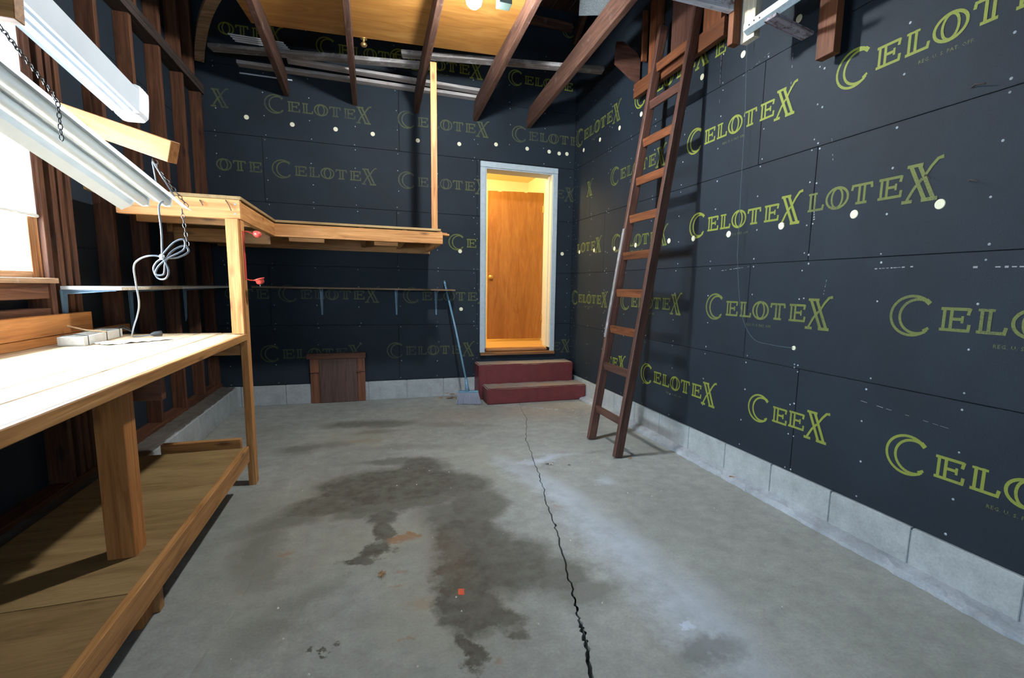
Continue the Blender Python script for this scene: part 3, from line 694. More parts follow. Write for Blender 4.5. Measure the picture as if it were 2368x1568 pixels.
# ------------------------------------------------------------------ concrete steps
st = empty('concrete_steps', (1.72, 5.15, 0), 'two red-painted concrete steps with worn tops below the doorway', 'steps')
def step(lo, hi, seed):
    rr = random.Random(seed); bm = bmesh.new(); bmesh.ops.create_cube(bm, size=1)
    d = Vector(hi) - Vector(lo); c = (Vector(hi) + Vector(lo)) / 2
    for v in bm.verts: v.co = Vector((v.co.x * d.x, v.co.y * d.y, v.co.z * d.z))
    bmesh.ops.bevel(bm, geom=list(bm.edges), offset=.010, segments=2, affect='EDGES')
    bmesh.ops.subdivide_edges(bm, edges=[e for e in bm.edges if e.calc_length() > .5], cuts=18)
    for v in bm.verts: v.co += Vector((rr.uniform(-1, 1), rr.uniform(-1, 1), rr.uniform(-1, 1) if v.co.z > 0 else 0)) * .0022
    for f in bm.faces: f.material_index = 1 if f.normal.z > .6 else 0
    return mesh_obj('step', bm, ['red_paint', 'worn_tread'], st, Matrix.Translation(c))
step((1.135, 4.90, .0), (XR - .015, 5.17, .176), 1); step((1.10, 5.171, .0), (XR - .07, YB - .014, .392), 2)
step((1.10, 5.171, .0), (1.104, 5.175, .004), 3) if False else None

# ------------------------------------------------------------------ crawlspace hatch
ht = empty('crawlspace_hatch', (-.37, 5.42, 0), 'small dark red-brown wooden hatch low on the back wall, left of the broom', 'hatch')
box('hatch_panel', (-.555, YB - .034, .002), (-.178, YB - .014, .475), 'hatch_panel', ht, axis=2)
box('top_trim', (-.668, YB - .045, .476), (-.090, YB - .013, .535), 'hatch_wood', ht)
box('side_trim', (-.640, YB - .042, .330), (-.556, YB - .014, .475), 'hatch_wood', ht); box('side_trim', (-.177, YB - .042, .330), (-.100, YB - .014, .475), 'hatch_wood', ht)
box('lower_side_trim', (-.640, YB - .030, .002), (-.556, YB - .014, .328), 'hatch_wood', ht, axis=2); box('lower_side_trim', (-.177, YB - .030, .002), (-.100, YB - .014, .326), 'hatch_wood', ht, axis=2)
mesh_obj('turn_catch', box_bm(.05, .012, .016), 'hatch_wood', ht, Matrix.Translation((-.165, YB - .048, .335)))

# ------------------------------------------------------------------ workbench
wb = empty('workbench', (-1.05, 1.8, 0), 'long wooden workbench with plank top and plywood lower shelf along the left wall', 'workbench')
xe = [-.742, -.870, -.985, -1.105, -1.225, -1.345, -1.432]
for i in range(6): box('top_plank', (xe[i + 1] + .0015, .1, .915), (xe[i] - .0015, 3.345 + rnd.uniform(-.004, .004), .952 - (.0 if i else .001)), 'bench_wood' , wb, .003)
box('front_edge', (-.7415, .1, .913), (-.722, 3.27, .953), 'bench_edge_wood', wb, .003)
post = [box('corner_leg', (-.762, 3.270, 0), (-.722, 3.345, 1.62), 'fir_wood', wb)]
box('corner_post', (-.792, 3.232, .954), (-.728, 3.268, 1.620), 'fir_wood', wb)
box('middle_leg', (-.905, 1.960, 0), (-.822, 2.048, .914), 'amber_wood', wb); box('back_leg', (-1.432, 3.27, 0), (-1.345, 3.34, .914), 'bench_edge_wood', wb)
box('middle_leg', (-.905, .50, 0), (-.822, .588, .914), 'bench_edge_wood', wb)
for y0, z0 in ((2.175, .800), (3.262, .822), (1.0, .80), (.3, .80)): box('top_bearer', (-1.43, y0 + (.01 if y0 > 3 else 0), z0), (-.765 if y0 > 3 else -.782, y0 + (.0 if y0 > 3 else .040) + (.02 if y0 > 3 else 0), .914), 'hatch_wood' if y0 < 3 else 'bench_edge_wood', wb)
ys = [.1, 1.72, 3.145]
for a, b in zip(ys[:-1], ys[1:]):
    box('shelf_sheet', (-1.31, a + .002, .268), (-.748, b - .002, .283), 'plywood', wb, .001, axis=0)
box('shelf_rim', (-.747, .1, .196), (-.722, 3.15, .290), 'bench_edge_wood', wb); 
box('shelf_end_rail', (-1.16, 3.150, .200), (-.764, 3.190, .335), 'bench_edge_wood', wb)
for y0 in (.9, 1.97, 2.7): box('shelf_bearer', (-1.30, y0 - .06, .17), (-.75, y0 - .02, .266), 'hatch_wood', wb)
box('foot_block', (-.97, 2.05, 0), (-.80, 2.09, .195), 'bench_edge_wood', wb)
# boards nailed against the studs above the bench
o = box('backsplash_board', (-1.449, .1, .995), (-1.418, 3.167, 1.090), 'amber_wood'); tag(o, 'upper orange-brown board along the studs behind the workbench, under the window', 'board')
o = box('backsplash_board', (-1.449, .1, .953), (-1.422, 3.585, .993), 'amber_wood'); tag(o, 'lower, longer orange-brown board lying along the back edge of the workbench top', 'board')
o = None

# ------------------------------------------------------------------ L-shaped upper shelf
us = empty('storage_shelf', (-.2, 4.6, 1.6), 'L-shaped pale wooden storage shelf with plywood top at head height in the left corner', 'shelf')
box('end_rail', (-1.310, 3.262, 1.621), (-.719, 3.300, 1.731), 'fir_wood', us); box('side_rail', (-.757, 3.301, 1.621), (-.719, 4.300, 1.722), 'fir_wood', us); box('front_rail', (-.757, 4.301, 1.621), (.590, 4.340, 1.720), 'fir_wood', us)
box('deck_sheet', (-1.440, 3.255, 1.732), (-.712, 4.31, 1.750), 'plywood', us, .001); box('deck_sheet', (-1.449, 4.311, 1.721 + .011), (.575, YB - .004, 1.750), 'plywood', us, .001)
box('ledger', (-1.447, 4.35, 1.621), (-1.408, YB - .01, 1.731), 'bench_edge_wood', us); box('ledger', (-1.40, YB - .045, 1.60), (.60, YB - .004, 1.731), 'bench_edge_wood', us)
box('end_joist', (.548, 4.341, 1.621), (.588, YB - .046, 1.731), 'fir_wood', us); 
for x in (-.10, .25): box('deck_joist', (x, 4.341, 1.64), (x + .04, YB - .046, 1.731), 'bench_edge_wood', us)
for y in (3.75,): box('deck_joist', (-1.405, y, 1.63), (-.76, y + .04, 1.731), 'bench_edge_wood', us)
box('deck_joist', (-1.405, 4.345, 1.56), (-.76, 4.385, 1.66), 'bench_edge_wood', us)
box('underside_cleat', (-.65, 4.50, 1.604), (-.38, 4.56, 1.640 + .08), 'fir_wood', us); box('underside_cleat', (.02, 4.48, 1.60), (.22, 4.54, 1.640 + .08), 'fir_wood', us)
box('lath', (-.03, 4.42, 1.722), (.645, 4.45, 1.731), 'fir_wood', us)
box('projecting_lath', (.589, 4.36, 1.700), (.655, 4.44, 1.716), 'fir_wood', us)
box('hanger_post', (.500, 4.345, 1.751), (.552, 4.363, 3.118), 'fir_wood', us)
for x, z, dx, dz in ((-.77, 1.695, .02, -.03), (-.905, 1.700, .012, -.015)): mesh_obj('bent_nail', tube_bm([(x - dx, 3.262, z - dz), (x, 3.246, z), (x + dx * .5, 3.246, z + dz)], .0025, 6), 'rusty_nail', us, smooth=True)
for x, z in ((-.745, 1.65), (-.742, 1.705)): mesh_obj('screw_head', lathe([(.006, 0), (.005, .002)], seg=10, mtx=Matrix.Translation((x, 3.2615, z)) @ Matrix.Rotation(R(90), 4, 'X')), 'nail_metal', us)

# ------------------------------------------------------------------ low wall shelves on metal brackets
def bracket(parent, p, wall, arm=.2, drop=.24):
    """Stamped steel L bracket: tapering vertical leg and tapering arm with a thin web."""
    bm = bmesh.new()
    x, y, z = p
    if wall == 'b':
        prism([(x - .016, z), (x + .016, z), (x + .007, z - drop), (x - .007, z - drop)], 'y', YB - .006, YB - .002, bm)
        prism([(x - .012, YB - .006), (x + .012, YB - .006), (x + .007, YB - arm), (x - .007, YB - arm)], 'z', z - .004, z, bm)
        prism([(YB - arm * .9, z - .004), (YB - .006, z - .004), (YB - .006, z - drop * .8), (YB - .020, z - drop * .62), (YB - .032, z - .030)], 'x', x - .002, x + .002, bm)
    else:
        prism([(y - .016, z), (y + .016, z), (y + .007, z - drop), (y - .007, z - drop)], 'x', -1.449, -1.445, bm)
        prism([(-1.445, y - .012), (-1.445, y + .012), (-1.449 + arm, y + .007), (-1.449 + arm, y - .007)], 'z', z - .004, z, bm)
        prism([(-1.449 + arm * .98, z - .004), (-1.445, z - .004), (-1.445, z - drop * .98), (-1.437, z - drop * .9), (-1.428, z - .022)], 'y', y - .002, y + .002, bm)
    bmesh.ops.recalc_face_normals(bm, faces=bm.faces)
    return mesh_obj('bracket', bm, 'bracket_blue', parent)
s1 = empty('wall_shelf', (-.15, 5.3, 1.22), 'thin brown wall shelf on metal brackets across the back wall', 'shelf')
box('shelf_panel', (-1.09, 5.19, 1.207), (.842, YB - .003, 1.224), 'shelf_board', s1, .001)
for x in (-.505, .241, .667): bracket(s1, (x, 0, 1.206), 'b', .22, .27)
s2 = empty('wall_shelf', (-1.3, 4.0, 1.22), 'pale chipboard shelf on brackets along the left wall above the far end of the workbench', 'shelf')
box('shelf_panel', (-1.446, 2.975, 1.207), (-1.205, 5.18, 1.224), 'shelf_white', s2, .001)
box('chipped_edge', (-1.2045, 2.975, 1.208), (-1.2015, 3.80, 1.223), 'particle_edge', s2, .0005)
for y in (2.99, 3.68, 4.6): bracket(s2, (0, y, 1.206), 'l', .22, .27)

# ------------------------------------------------------------------ red metal holder on the corner post
rh = empty('red_holder', (-.70, 3.30, 1.27), 'red metal holder with two cupped arms screwed to the corner post', 'holder')
box('back_strip', (-.722, 3.292, 1.275), (-.716, 3.318, 1.560), 'red_enamel', rh, .001)
for z, s in ((1.552, 1), (1.278, -1)):
    mesh_obj('arm', tube_bm([(-.716, 3.305, z), (-.700, 3.302, z + .006 * s), (-.664, 3.298, z - .008)], .0035, 8), 'red_enamel', rh, smooth=True)
    pr = [(.006, -.019), (.020, -.012), (.024, 0), (.022, .010), (.012, .018), (.003, .020)] if s > 0 else [(.012, -.022), (.022, -.012), (.023, .006), (.030, .008), (.030, .012), (.016, .014)]
    mesh_obj('cup', lathe(pr, mtx=Matrix.Translation((-.645, 3.297, z - .008)) @ Matrix.Rotation(R(18 * s), 4, 'Y')), 'red_enamel', rh, smooth=True)
mesh_obj('pin', tube_bm([(-.645, 3.297, 1.262), (-.643, 3.297, 1.235)], .002, 6), 'nail_metal', rh)

# ------------------------------------------------------------------ ladder
ld = empty('ladder', (1.71, 3.3, 0), 'dark brown wooden ladder leaning against the right wall ledger', 'ladder')
LX = lambda z: 1.708 + .153 * z
def rail(y, ztop):
    return beam('rail', (LX(0.004) + .004, y, .006), (LX(ztop), y, ztop), .040, .072, 'ladder_wood', ld, updir=(1, 0, -.153), bev=.006)
r1 = rail(3.078, 3.44); r2 = rail(3.535, 3.315)
wm, wl = frame((LX(.86) - .0366, 3.535, .866), (LX(1.74) - .0366, 3.535, 1.746), (1, 0, -.153))
mesh_obj('worn_edge', box_bm(wl, .037, .0016, 0), 'grey_board', ld, wm)
for i, z in enumerate((.304, .666, .969, 1.264, 1.559, 1.854, 2.149, 2.452, 2.745, 3.03)):
    mesh_obj('rung', box_bm(.445, .020, .062, .003), 'ladder_wood' if i in (0, 1, 8) else 'loft_wood', ld, Matrix.Translation((LX(z) - .006, 3.306, z - .035)) @ Matrix.Rotation(R(90), 4, 'Z') @ Matrix.Rotation(R(-8.7), 4, 'X'))

# ------------------------------------------------------------------ joists over the room
JZ = lambda y: 3.052 + .060 * (YB - y)
def joist(x0, x1, y0, label, skew=0, w=.044, h=.185):
    bm = bmesh.new(); zt = lambda y: JZ(y) + h
    out = [(y0, JZ(y0)), (YB - .003, JZ(YB)), (YB - .003, JZ(YB) + h * .42), (YB - .10, zt(YB - .10)), (y0, zt(y0))]
    L = YB - y0
    prism([(a - (y0 + YB) / 2, b - 3.2) for a, b in out], 'x', -w / 2, w / 2, bm)
    bmesh.ops.bevel(bm, geom=list(bm.edges), offset=.003, segments=1, affect='EDGES')
    # turn so that local X follows the length
    for v in bm.verts: v.co = Vector((v.co.y, -v.co.x, v.co.z))
    o = mesh_obj('ceiling_joist', bm, 'joist_wood', None, Matrix.Translation((x0 + (x1 - x0) / 2 + w / 2, (y0 + YB) / 2, 3.2)) @ Matrix.Rotation(math.atan2(-(x1 - x0), L) , 4, 'Z') @ Matrix.Rotation(R(90), 4, 'Z'))
    tag(o, label, 'joist', 'dark joists running to the back wall')
for x, lab in ((-.770, 'leftmost dark brown ceiling joist, crossing the white metal strips'), (-.150, 'dark brown ceiling joist just left of the upturned brass knob'), (.456, 'dark brown ceiling joist with the pale hanger post nailed to its side'),
               (1.083, 'dark brown ceiling joist with two notched chips, right of the orange door slab'), (1.694, 'cracked dark brown ceiling joist nearest the ladder')):
    joist(x, x, -.5, lab, w=.046)
# boards lying on the joists
def flat(name, p0, p1, w, t, mat, label, cat, group=None):
    o = beam(name, p0, p1, w, t, mat); tag(o, label, cat, group); return o
flat('timber', (-1.30, 5.19, 3.295), (.55, 4.86, 3.295), .10, .034, 'grey_board', 'weathered grey plank across the joists below the white metal strips', 'board', None)
flat('timber', (.30, 4.79, 3.332), (2.15, 4.46, 3.345), .10, .034, 'grey_board', 'weathered grey plank across the joists ending behind the dark gusset at right', 'board', None)
flat('timber', (-.70, 5.245, 3.306), (1.14, 5.295, 3.306), .095, .028, 'pale_board', 'upper of two whitish grey boards lying together at the back wall', 'board', None)
flat('timber', (-1.14, 5.398, 3.275), (1.135, 5.398, 3.275), .09, .03, 'pale_board', 'lower of two whitish grey boards lying together at the back wall', 'board', None)
for i in range(4):
    yy = 4.925 + .038 * i
    o = box('metal_strip', (-1.10 + .008 * i, yy, 3.318), (-.68 + .01 * i, yy + .018, 3.326), 'white_enamel'); tag(o, ['nearest of the four parallel white metal strips on the joists', 'second nearest of the four parallel white metal strips on the joists', 'third of the four white metal strips, second from the grey plank', 'farthest of the four white metal strips, right beside the grey plank'][i], 'strip', 'white metal strips on the joists')
o = box('metal_strip', (-1.137, 5.435, 3.20), (-.69, 5.444, 3.212), 'white_enamel'); tag(o, 'single white metal strip against the back wall under the pale boards', 'strip')
# spare door lying on the joists
sd = empty('spare_door', (.1, 4.05, 3.28), 'orange flush door slab lying flat on the ceiling joists', 'door')
m_, L_2 = frame((-.90, 4.13, 3.300), (1.118, 3.94, 3.300)); 
mesh_obj('door_leaf', box_bm(L_2, .92, .035, .002), 'slab_veneer', sd, m_)
mesh_obj('knob', lathe([(.026, 0), (.028, .005), (.010, .008), (.009, .028), (.022, .038), (.027, .050), (.020, .062), (.005, .066)], mtx=Matrix.Translation((-.022, 4.515, 3.283)) @ Matrix.Rotation(R(180), 4, 'X')), 'brass', sd, smooth=True)
# bowed plank in the left corner
bm = bmesh.new(); cpts = smoothpath([(-1.44, 5.38, 3.245), (-1.38, 5.22, 3.335), (-1.22, 4.82, 3.40), (-.99, 4.40, 3.44), (-.72, 4.12, 3.46)], 6); sec = []
for i, p in enumerate(cpts):
    t = (cpts[min(i + 1, len(cpts) - 1)] - cpts[max(i - 1, 0)]).normalized(); side = Vector((0, 0, 1)).cross(t).normalized(); u = t.cross(side)
    wv = .036 + .012 * i / len(cpts)
    sec.append([bm.verts.new(p + side * a * wv + u * b * .017) for a, b in ((-1, -1), (1, -1), (1, 1), (-1, 1))])
for a, b in zip(sec[:-1], sec[1:]):
    for k in range(4): bm.faces.new((a[k], a[(k + 1) % 4], b[(k + 1) % 4], b[k]))
bm.faces.new(sec[0][::-1]); bm.faces.new(sec[-1]); bmesh.ops.recalc_face_normals(bm, faces=bm.faces)
o = mesh_obj('bowed_plank', bm, 'weathered_curve'); tag(o, 'bowed weathered plank in the top left corner with its end hanging down', 'plank')
# asphalt shingles and dark roof timbers above the right joists
o = mesh_obj('roof_shingle', prism([(1.47, 3.46), (1.56, 3.70), (1.84, 3.585), (1.83, 3.34)], 'z', 3.352, 3.362), 'shingle'); tag(o, 'grey granular roofing shingle on top of the last two joists', 'shingle')
mesh_obj('second_ply', prism([(1.46, 3.45), (1.545, 3.66), (1.82, 3.56), (1.82, 3.33)], 'z', 3.363, 3.372), 'shingle', o)
o = beam('roof_brace', (2.25, 5.42, 4.05), (2.05, 4.2, 4.33), .05, .10, 'joist_wood'); tag(o, 'short dark roof timber high at the back wall above the yellow letter C', 'timber')
o = beam('roof_brace', (1.2, 5.40, 4.17), (2.2, 5.40, 4.17), .04, .09, 'joist_wood'); tag(o, 'dark horizontal roof timber high on the back wall behind the shingle', 'timber')

# ------------------------------------------------------------------ bare bulb lamp
lp = empty('ceiling_lamp', (.61, 3.05, 2.95), 'bright bare bulb lamp beneath the orange door slab', 'lamp')
box('mounting_board', (.47, 3.00, 3.145), (1.12, 3.10, 3.18), 'joist_wood', lp)
mesh_obj('lampholder', lathe([(.055, 0), (.055, -.02), (.032, -.04), (.026, -.09), (.030, -.11)], mtx=Matrix.Translation((.61, 3.05, 3.144))), 'lamp_porcelain', lp, smooth=True)
bulb = mesh_obj('bulb', lathe([(.006, -.052), (.026, -.044), (.043, -.026), (.049, 0), (.042, .026), (.024, .05), (.016, .09)], mtx=Matrix.Translation((.61, 3.05, 2.95))), 'bulb_glow', lp, smooth=True)
box('junction_box', (.755, 3.01, 2.945), (.835, 3.09, 3.00), 'box_green', lp); box('conduit', (.785, 3.04, 3.0), (.805, 3.06, 3.145), 'box_green', lp)

# ------------------------------------------------------------------ timbers at the ladder top, right
def single(name, lo, hi, mat, label, cat='timber', group=None): o = box(name, lo, hi, mat); tag(o, label, cat, group); return o
single('wall_ledger', (2.205, 2.80, 2.918), (2.250, 3.95, 3.035), 'loft_wood', 'orange-brown ledger beam running along the right wall behind the ladder top')
single('short_post', (2.215, 3.655, 3.037), (2.295, 3.74, 3.60), 'loft_wood', 'narrow orange-brown upright on the ledger left of the ladder', 'post')
single('short_post', (2.225, 3.86, 3.20), (2.270, 3.885, 3.60), 'loft_wood', 'thin bright orange edge of an upright left of the ladder above the gusset', 'post')
single('wide_post', (2.222, 3.14, 3.037), (2.262, 3.43, 3.56), 'ladder_wood', 'wide mauve-brown upright plank between the ladder rails at the top', 'plank')
single('short_post', (2.216, 2.85, 3.037), (2.262, 3.035, 3.50), 'loft_wood', 'orange-brown upright on the ledger right of the ladder', 'post')
o = mesh_obj('gusset', prism([(2.035, 3.365), (2.10, 3.375), (2.235, 3.305), (2.268, 3.255), (2.270, 3.062), (2.19, 3.088), (2.028, 3.19)], 'y', 3.965, 3.99), 'ladder_wood'); tag(o, 'dark brown plank with a clipped corner beside the ladder top', 'plank')
single('cross_beam', (.9, 2.405, 2.822), (1.955, 2.448, 3.00), 'white_paint_board', 'white-painted peeling beam crossing above the ladder top', 'beam')
single('hanging_post', (1.957, 2.405, 2.650), (2.010, 2.449, 3.35), 'loft_wood', 'short orange-brown hanging post at the end of the peeling white beam', 'post')
single('hanging_post', (2.011, 2.300, 2.650), (2.052, 2.402, 3.35), 'cream_post', 'pale cream hanging post holding the steel track', 'post')
single('hanging_post', (2.203, 1.955, 2.455), (2.250, 2.060, 3.35), 'loft_wood', 'orange-brown hanging post against the right wall, right of the steel track', 'post')
o = beam('spacer_log', (1.93, 2.10, 2.632), (2.202, 2.118, 2.600), .075, .016, 'rusty_paint'); tag(o, 'mottled lavender-white spacer board between the two hanging posts', 'board')
# galvanised door track: angle profile
bm = bmesh.new(); prof = [(0, 0), (.004, 0), (.030, .018), (.030, .052), (.003, .070), (0, .070), (0, .066), (.026, .050), (.026, .020), (0, .004)]
prism([(u - .015, v - .035) for u, v in prof], 'x', -1.0, 1.0, bm)
o = mesh_obj('door_track', bm, 'galvanised', None, Matrix.Translation((1.992, 1.345, 2.705)) @ Matrix.Rotation(R(90), 4, 'Z')); tag(o, 'galvanised blue-grey steel door track fixed to the cream post', 'track')
for k, y in enumerate((2.30, 2.265, 2.225)): mesh_obj('track_bolt', lathe([(.005, 0), (.004, .003)], seg=8, mtx=Matrix.Translation((1.9755, y, 2.70 + .006 * (k % 2))) @ Matrix.Rotation(R(-90), 4, 'Y')), 'rusty_nail', o)
for ob in o.children: pass

# ------------------------------------------------------------------ wire hanging on the right wall
wp = smoothpath([(2.255, 2.66, 3.3), (2.255, 2.625, 2.688), (2.262, 2.612, 2.371), (2.258, 2.600, 2.025), (2.255, 2.585, 1.582), (2.25, 2.57, 1.441), (2.245, 2.50, 1.131), (2.25, 2.39, .972), (2.27, 2.255, .944), (2.296, 2.12, .941)], 8)
o = mesh_obj('wire', tube_bm(wp, .0020, 6), 'wire_grey', smooth=True); tag(o, 'thin grey wire hanging down the right wall and curving to a hole', 'wire')
mesh_obj('grommet', lathe([(.013, 0), (.012, .004), (.006, .005)], seg=12, mtx=Matrix.Translation((XR, 2.12, .941)) @ Matrix.Rotation(R(-90), 4, 'Y')), 'foam_plug', o)

# ------------------------------------------------------------------ broom
br = empty('broom', (.955, 5.0, 0), 'blue-handled broom with grey bristles leaning on the back wall left of the steps', 'broom')
hp = [(.935, 5.01, .16), (.930, 5.02, .245), (.845, 5.21, .80), (.763, 5.405, 1.27)]
mesh_obj('handle', tube_bm([hp[1], hp[2], hp[3]], .0105, 10), 'blue_plastic', br, smooth=True)
mesh_obj('hanging_cap', tube_bm([(.763, 5.405, 1.27), (.760, 5.413, 1.292), (.757, 5.421, 1.315)], [.013, .013, .008], 10), 'blue_plastic', br, smooth=True)
mesh_obj('ferrule', tube_bm([(.938, 5.0, .135), (.932, 5.012, .20), (.926, 5.03, .28)], [.026, .017, .014], 10), 'blue_plastic', br, smooth=True)
mesh_obj('head', box_bm(.215, .045, .022, .006), 'blue_plastic', br, Matrix.Translation((.948, 5.0, .137)) @ Matrix.Rotation(R(-14), 4, 'Z'))
bm = bmesh.new(); ca, sa = math.cos(R(-14)), math.sin(R(-14))
for i in range(34):
    for j in range(4):
        t = i / 33 * 2 - 1; s = j / 3 * 2 - 1
        a = Vector((t * .102, s * .018, .13)); b = Vector((t * .132 + rnd.uniform(-.003, .003), s * .026 + rnd.uniform(-.004, .004), rnd.uniform(.002, .010)))
        rot = lambda v: Vector((.948 + v.x * ca - v.y * sa, 5.0 + v.x * sa + v.y * ca, v.z))
        tube_bm([rot(a), rot(b)], .0032, 4, bm)
o = mesh_obj('bristles', bm, 'bristle', br); o['kind'] = 'stuff'

# ------------------------------------------------------------------ dry leaves, paper scraps on the floor
def leaf(x, y, z, s, mat, label, seed, group=None, tilt=0):
    rr = random.Random(seed); bm = bmesh.new(); n = 14; c = bm.verts.new((0, 0, s * .25)); ring = []
    for k in range(n):
        a = 2 * math.pi * k / n; r_ = s * (1.0 if k % 2 == 0 else .55) * rr.uniform(.75, 1.1)
        ring.append(bm.verts.new((r_ * math.cos(a), r_ * .75 * math.sin(a), s * rr.uniform(.02, .42))))
    for k in range(n): bm.faces.new((c, ring[k], ring[(k + 1) % n]))
    ext = bmesh.ops.extrude_face_region(bm, geom=list(bm.faces)); 
    for v in ext['geom']:
        if isinstance(v, bmesh.types.BMVert): v.co.z += .0008
    bmesh.ops.recalc_face_normals(bm, faces=bm.faces)
    zmin = min(v.co.z for v in bm.verts)
    o = mesh_obj('dry_leaf', bm, mat, None, Matrix.Translation((x, y, z - zmin + .0005)) @ Matrix.Rotation(rr.uniform(0, 6), 4, 'Z'))
    tag(o, label, 'leaf', group)
    mesh_obj('leaf_stem', tube_bm([(0, 0, s * .2), (s * .8, s * .3, s * .1), (s * 1.4, s * .5, s * .15)], .0012, 5), mat, o, o.matrix_basis.copy())
leaf(1.172, 3.100, 0, .045, 'leaf_grey', 'curled pale dry leaf on the floor just right of the long crack', 1)
leaf(1.304, 3.047, 0, .024, 'leaf_grey', 'tiny grey leaf scrap on the floor right of the pale dry leaf', 2)
leaf(.008, 2.053, 0, .030, 'leaf_brown', 'small brown dry leaf on the floor left of the oil stain', 3)
leaf(-.139, 2.100, 0, .014, 'leaf_grey', 'tiny dark leaf crumb left of the small brown leaf', 4)
for i, (x, y, z, s) in enumerate(((.80, 5.31, .0, .05), (.755, 5.34, .05, .035), (.865, 5.26, .0, .035), (.70, 5.34, 0, .03), (.83, 5.36, .03, .04))):
    leaf(x, y, z if z else 0, s, 'leaf_brown', 'brown dry leaf in the small heap behind the broom head', 10 + i, 'dry leaves heaped behind the broom')
leaf(2.196, 2.42, .052, .022, 'leaf_brown', 'brown leaf scrap on the curb of the right wall', 31)
leaf(1.80, 3.04, 0, .018, 'twig', 'pale brown scrap beside the near foot of the ladder', 32)
o = mesh_obj('paper_scrap', prism([(.310, 1.858), (.333, 1.852), (.331, 1.838), (.327, 1.812), (.303, 1.819), (.306, 1.84)], 'z', .0004, .0016), 'orange_paper'); tag(o, 'small bright orange-red paper square on the stained floor', 'paper')
bm = bmesh.new()
for i in range(70):
    x, y = rnd.uniform(-.6, 2.0), rnd.uniform(1.3, 4.6)
    if x < -.6: continue
    r_ = rnd.uniform(.002, .005); bmesh.ops.create_cone(bm, cap_ends=True, segments=5, radius1=r_, radius2=r_ * .4, depth=r_, matrix=Matrix.Translation((x, y, r_ * .5)))
o = mesh_obj('floor_crumbs', bm, 'dirty_white'); tag(o, 'scattered white crumbs and grit on the concrete floor', 'crumbs', kind='stuff')

# ------------------------------------------------------------------ fluorescent shop light on chains
dA = Vector((.128, .957, -.261)).normalized()
EA = Vector((-.825, 2.40, 1.566))
sl = empty('shop_light', tuple(EA), 'white two-tube fluorescent shop light with flared reflector hanging over the workbench', 'shop light')
sideA = Vector((1, 0, 0)); sideA = (sideA - dA * sideA.dot(dA)).normalized(); upA = sideA.cross(dA)
if upA.z < 0: upA = -upA
MA = Matrix.Identity(4)
ctr = EA - dA * .61
for i in range(3): MA[i][0] = dA[i]; MA[i][1] = -sideA[i] if False else (upA.cross(dA))[i]; MA[i][2] = upA[i]; MA[i][3] = ctr[i]
# local: X along, Y = upA x dA (points to the left of travel), Z up
def refl():
    bm = bmesh.new(); c = [(.125, -.024), (.090, -.006), (.076, .020), (.066, .030), (.050, .032), (.022, .032), (.010, .012), (-.010, .012), (-.022, .032), (-.050, .032), (-.066, .030), (-.076, .020), (-.090, -.006), (-.125, -.024)]
    t = .0015; lo, hi = -.61, .61; A = []
    for xx in (lo, hi):
        A.append([[bm.verts.new((xx, y, z)) for y, z in c], [bm.verts.new((xx, y, z + t)) for y, z in c]])
    n = len(c)
    for k in range(n - 1):
        for s in (0, 1): bm.faces.new((A[0][s][k], A[1][s][k], A[1][s][k + 1], A[0][s][k + 1]))
        for e in (0, 1): bm.faces.new((A[e][0][k], A[e][0][k + 1], A[e][1][k + 1], A[e][1][k]))
    for k in (0, n - 1): bm.faces.new((A[0][0][k], A[1][0][k], A[1][1][k], A[0][1][k]))
    bmesh.ops.recalc_face_normals(bm, faces=bm.faces); return bm
mesh_obj('reflector', refl(), 'white_enamel', sl, MA)
mesh_obj('ballast_channel', box_bm(1.16, .055, .030, .004), 'white_enamel', sl, MA @ Matrix.Translation((0, 0, .049)))
for s in (-1, 1):
    mesh_obj('tube', tube_bm([(-.60, s * .040, .004), (-.59, s * .040, .004), (.59, s * .040, .004), (.600, s * .040, .004)], [.012, .019, .019, .012], 16), 'tube_glass', sl, MA, smooth=True)
    for e in (-1, 1): mesh_obj('tube_socket', box_bm(.012, .028, .045, .003), 'white_ribbed', sl, MA @ Matrix.Translation((e * .606, s * .040, .014)))
# timber that carries the lights
o = beam('support_timber', (-.752, 2.40, 1.776), (-1.435, 2.833, 2.033), .040, .085, 'amber_wood'); tag(o, 'short orange two-by-four jutting from the left wall and carrying the shop light', 'timber')
o = beam('support_timber', (-.817, 1.64, 1.935), (-1.44, 1.64, 1.955), .040, .085, 'bench_edge_wood'); tag(o, 'brown support timber at the top left corner of the view above the light', 'timber')
# white channel lying over it
dB = Vector((.047, .986, -.159)).normalized(); EB = Vector((-.905, 2.46, 1.955))
ch = empty('white_channel', tuple(EB), 'long white metal channel above the shop light with a fluted rounded end', 'channel')
MB = Matrix.Identity(4); sB = Vector((1, 0, 0)); sB = (sB - dB * sB.dot(dB)).normalized(); uB = sB.cross(dB); cB = EB - dB * .70
yB = uB.cross(dB)
for i in range(3): MB[i][0] = dB[i]; MB[i][1] = yB[i]; MB[i][2] = uB[i]; MB[i][3] = cB[i]
bm = bmesh.new(); c = [(-.045, -.045), (-.036, -.045), (-.030, -.038), (-.024, -.045), (-.006, -.045), (0, -.038), (.006, -.045), (.030, -.045), (.036, -.038), (.045, -.045), (.045, .045), (-.045, .045)]
prism(c, 'x', -.70, .66, bm); mesh_obj('channel_body', bm, 'white_enamel', ch, MB)
bm = bmesh.new(); rings = []
def flute(k, n=64):
    """Rounded rectangle in plan with small flutes, like a downspout section."""
    th = 2 * math.pi * k / n; c_, s_ = math.cos(th), math.sin(th)
    sq = (abs(c_) ** 5 + abs(s_) ** 5) ** (-1 / 5); f = 1 - .035 * (1 + math.cos(8 * th * 2)) / 2
    return .050 * c_ * sq * f, .050 * s_ * sq * f
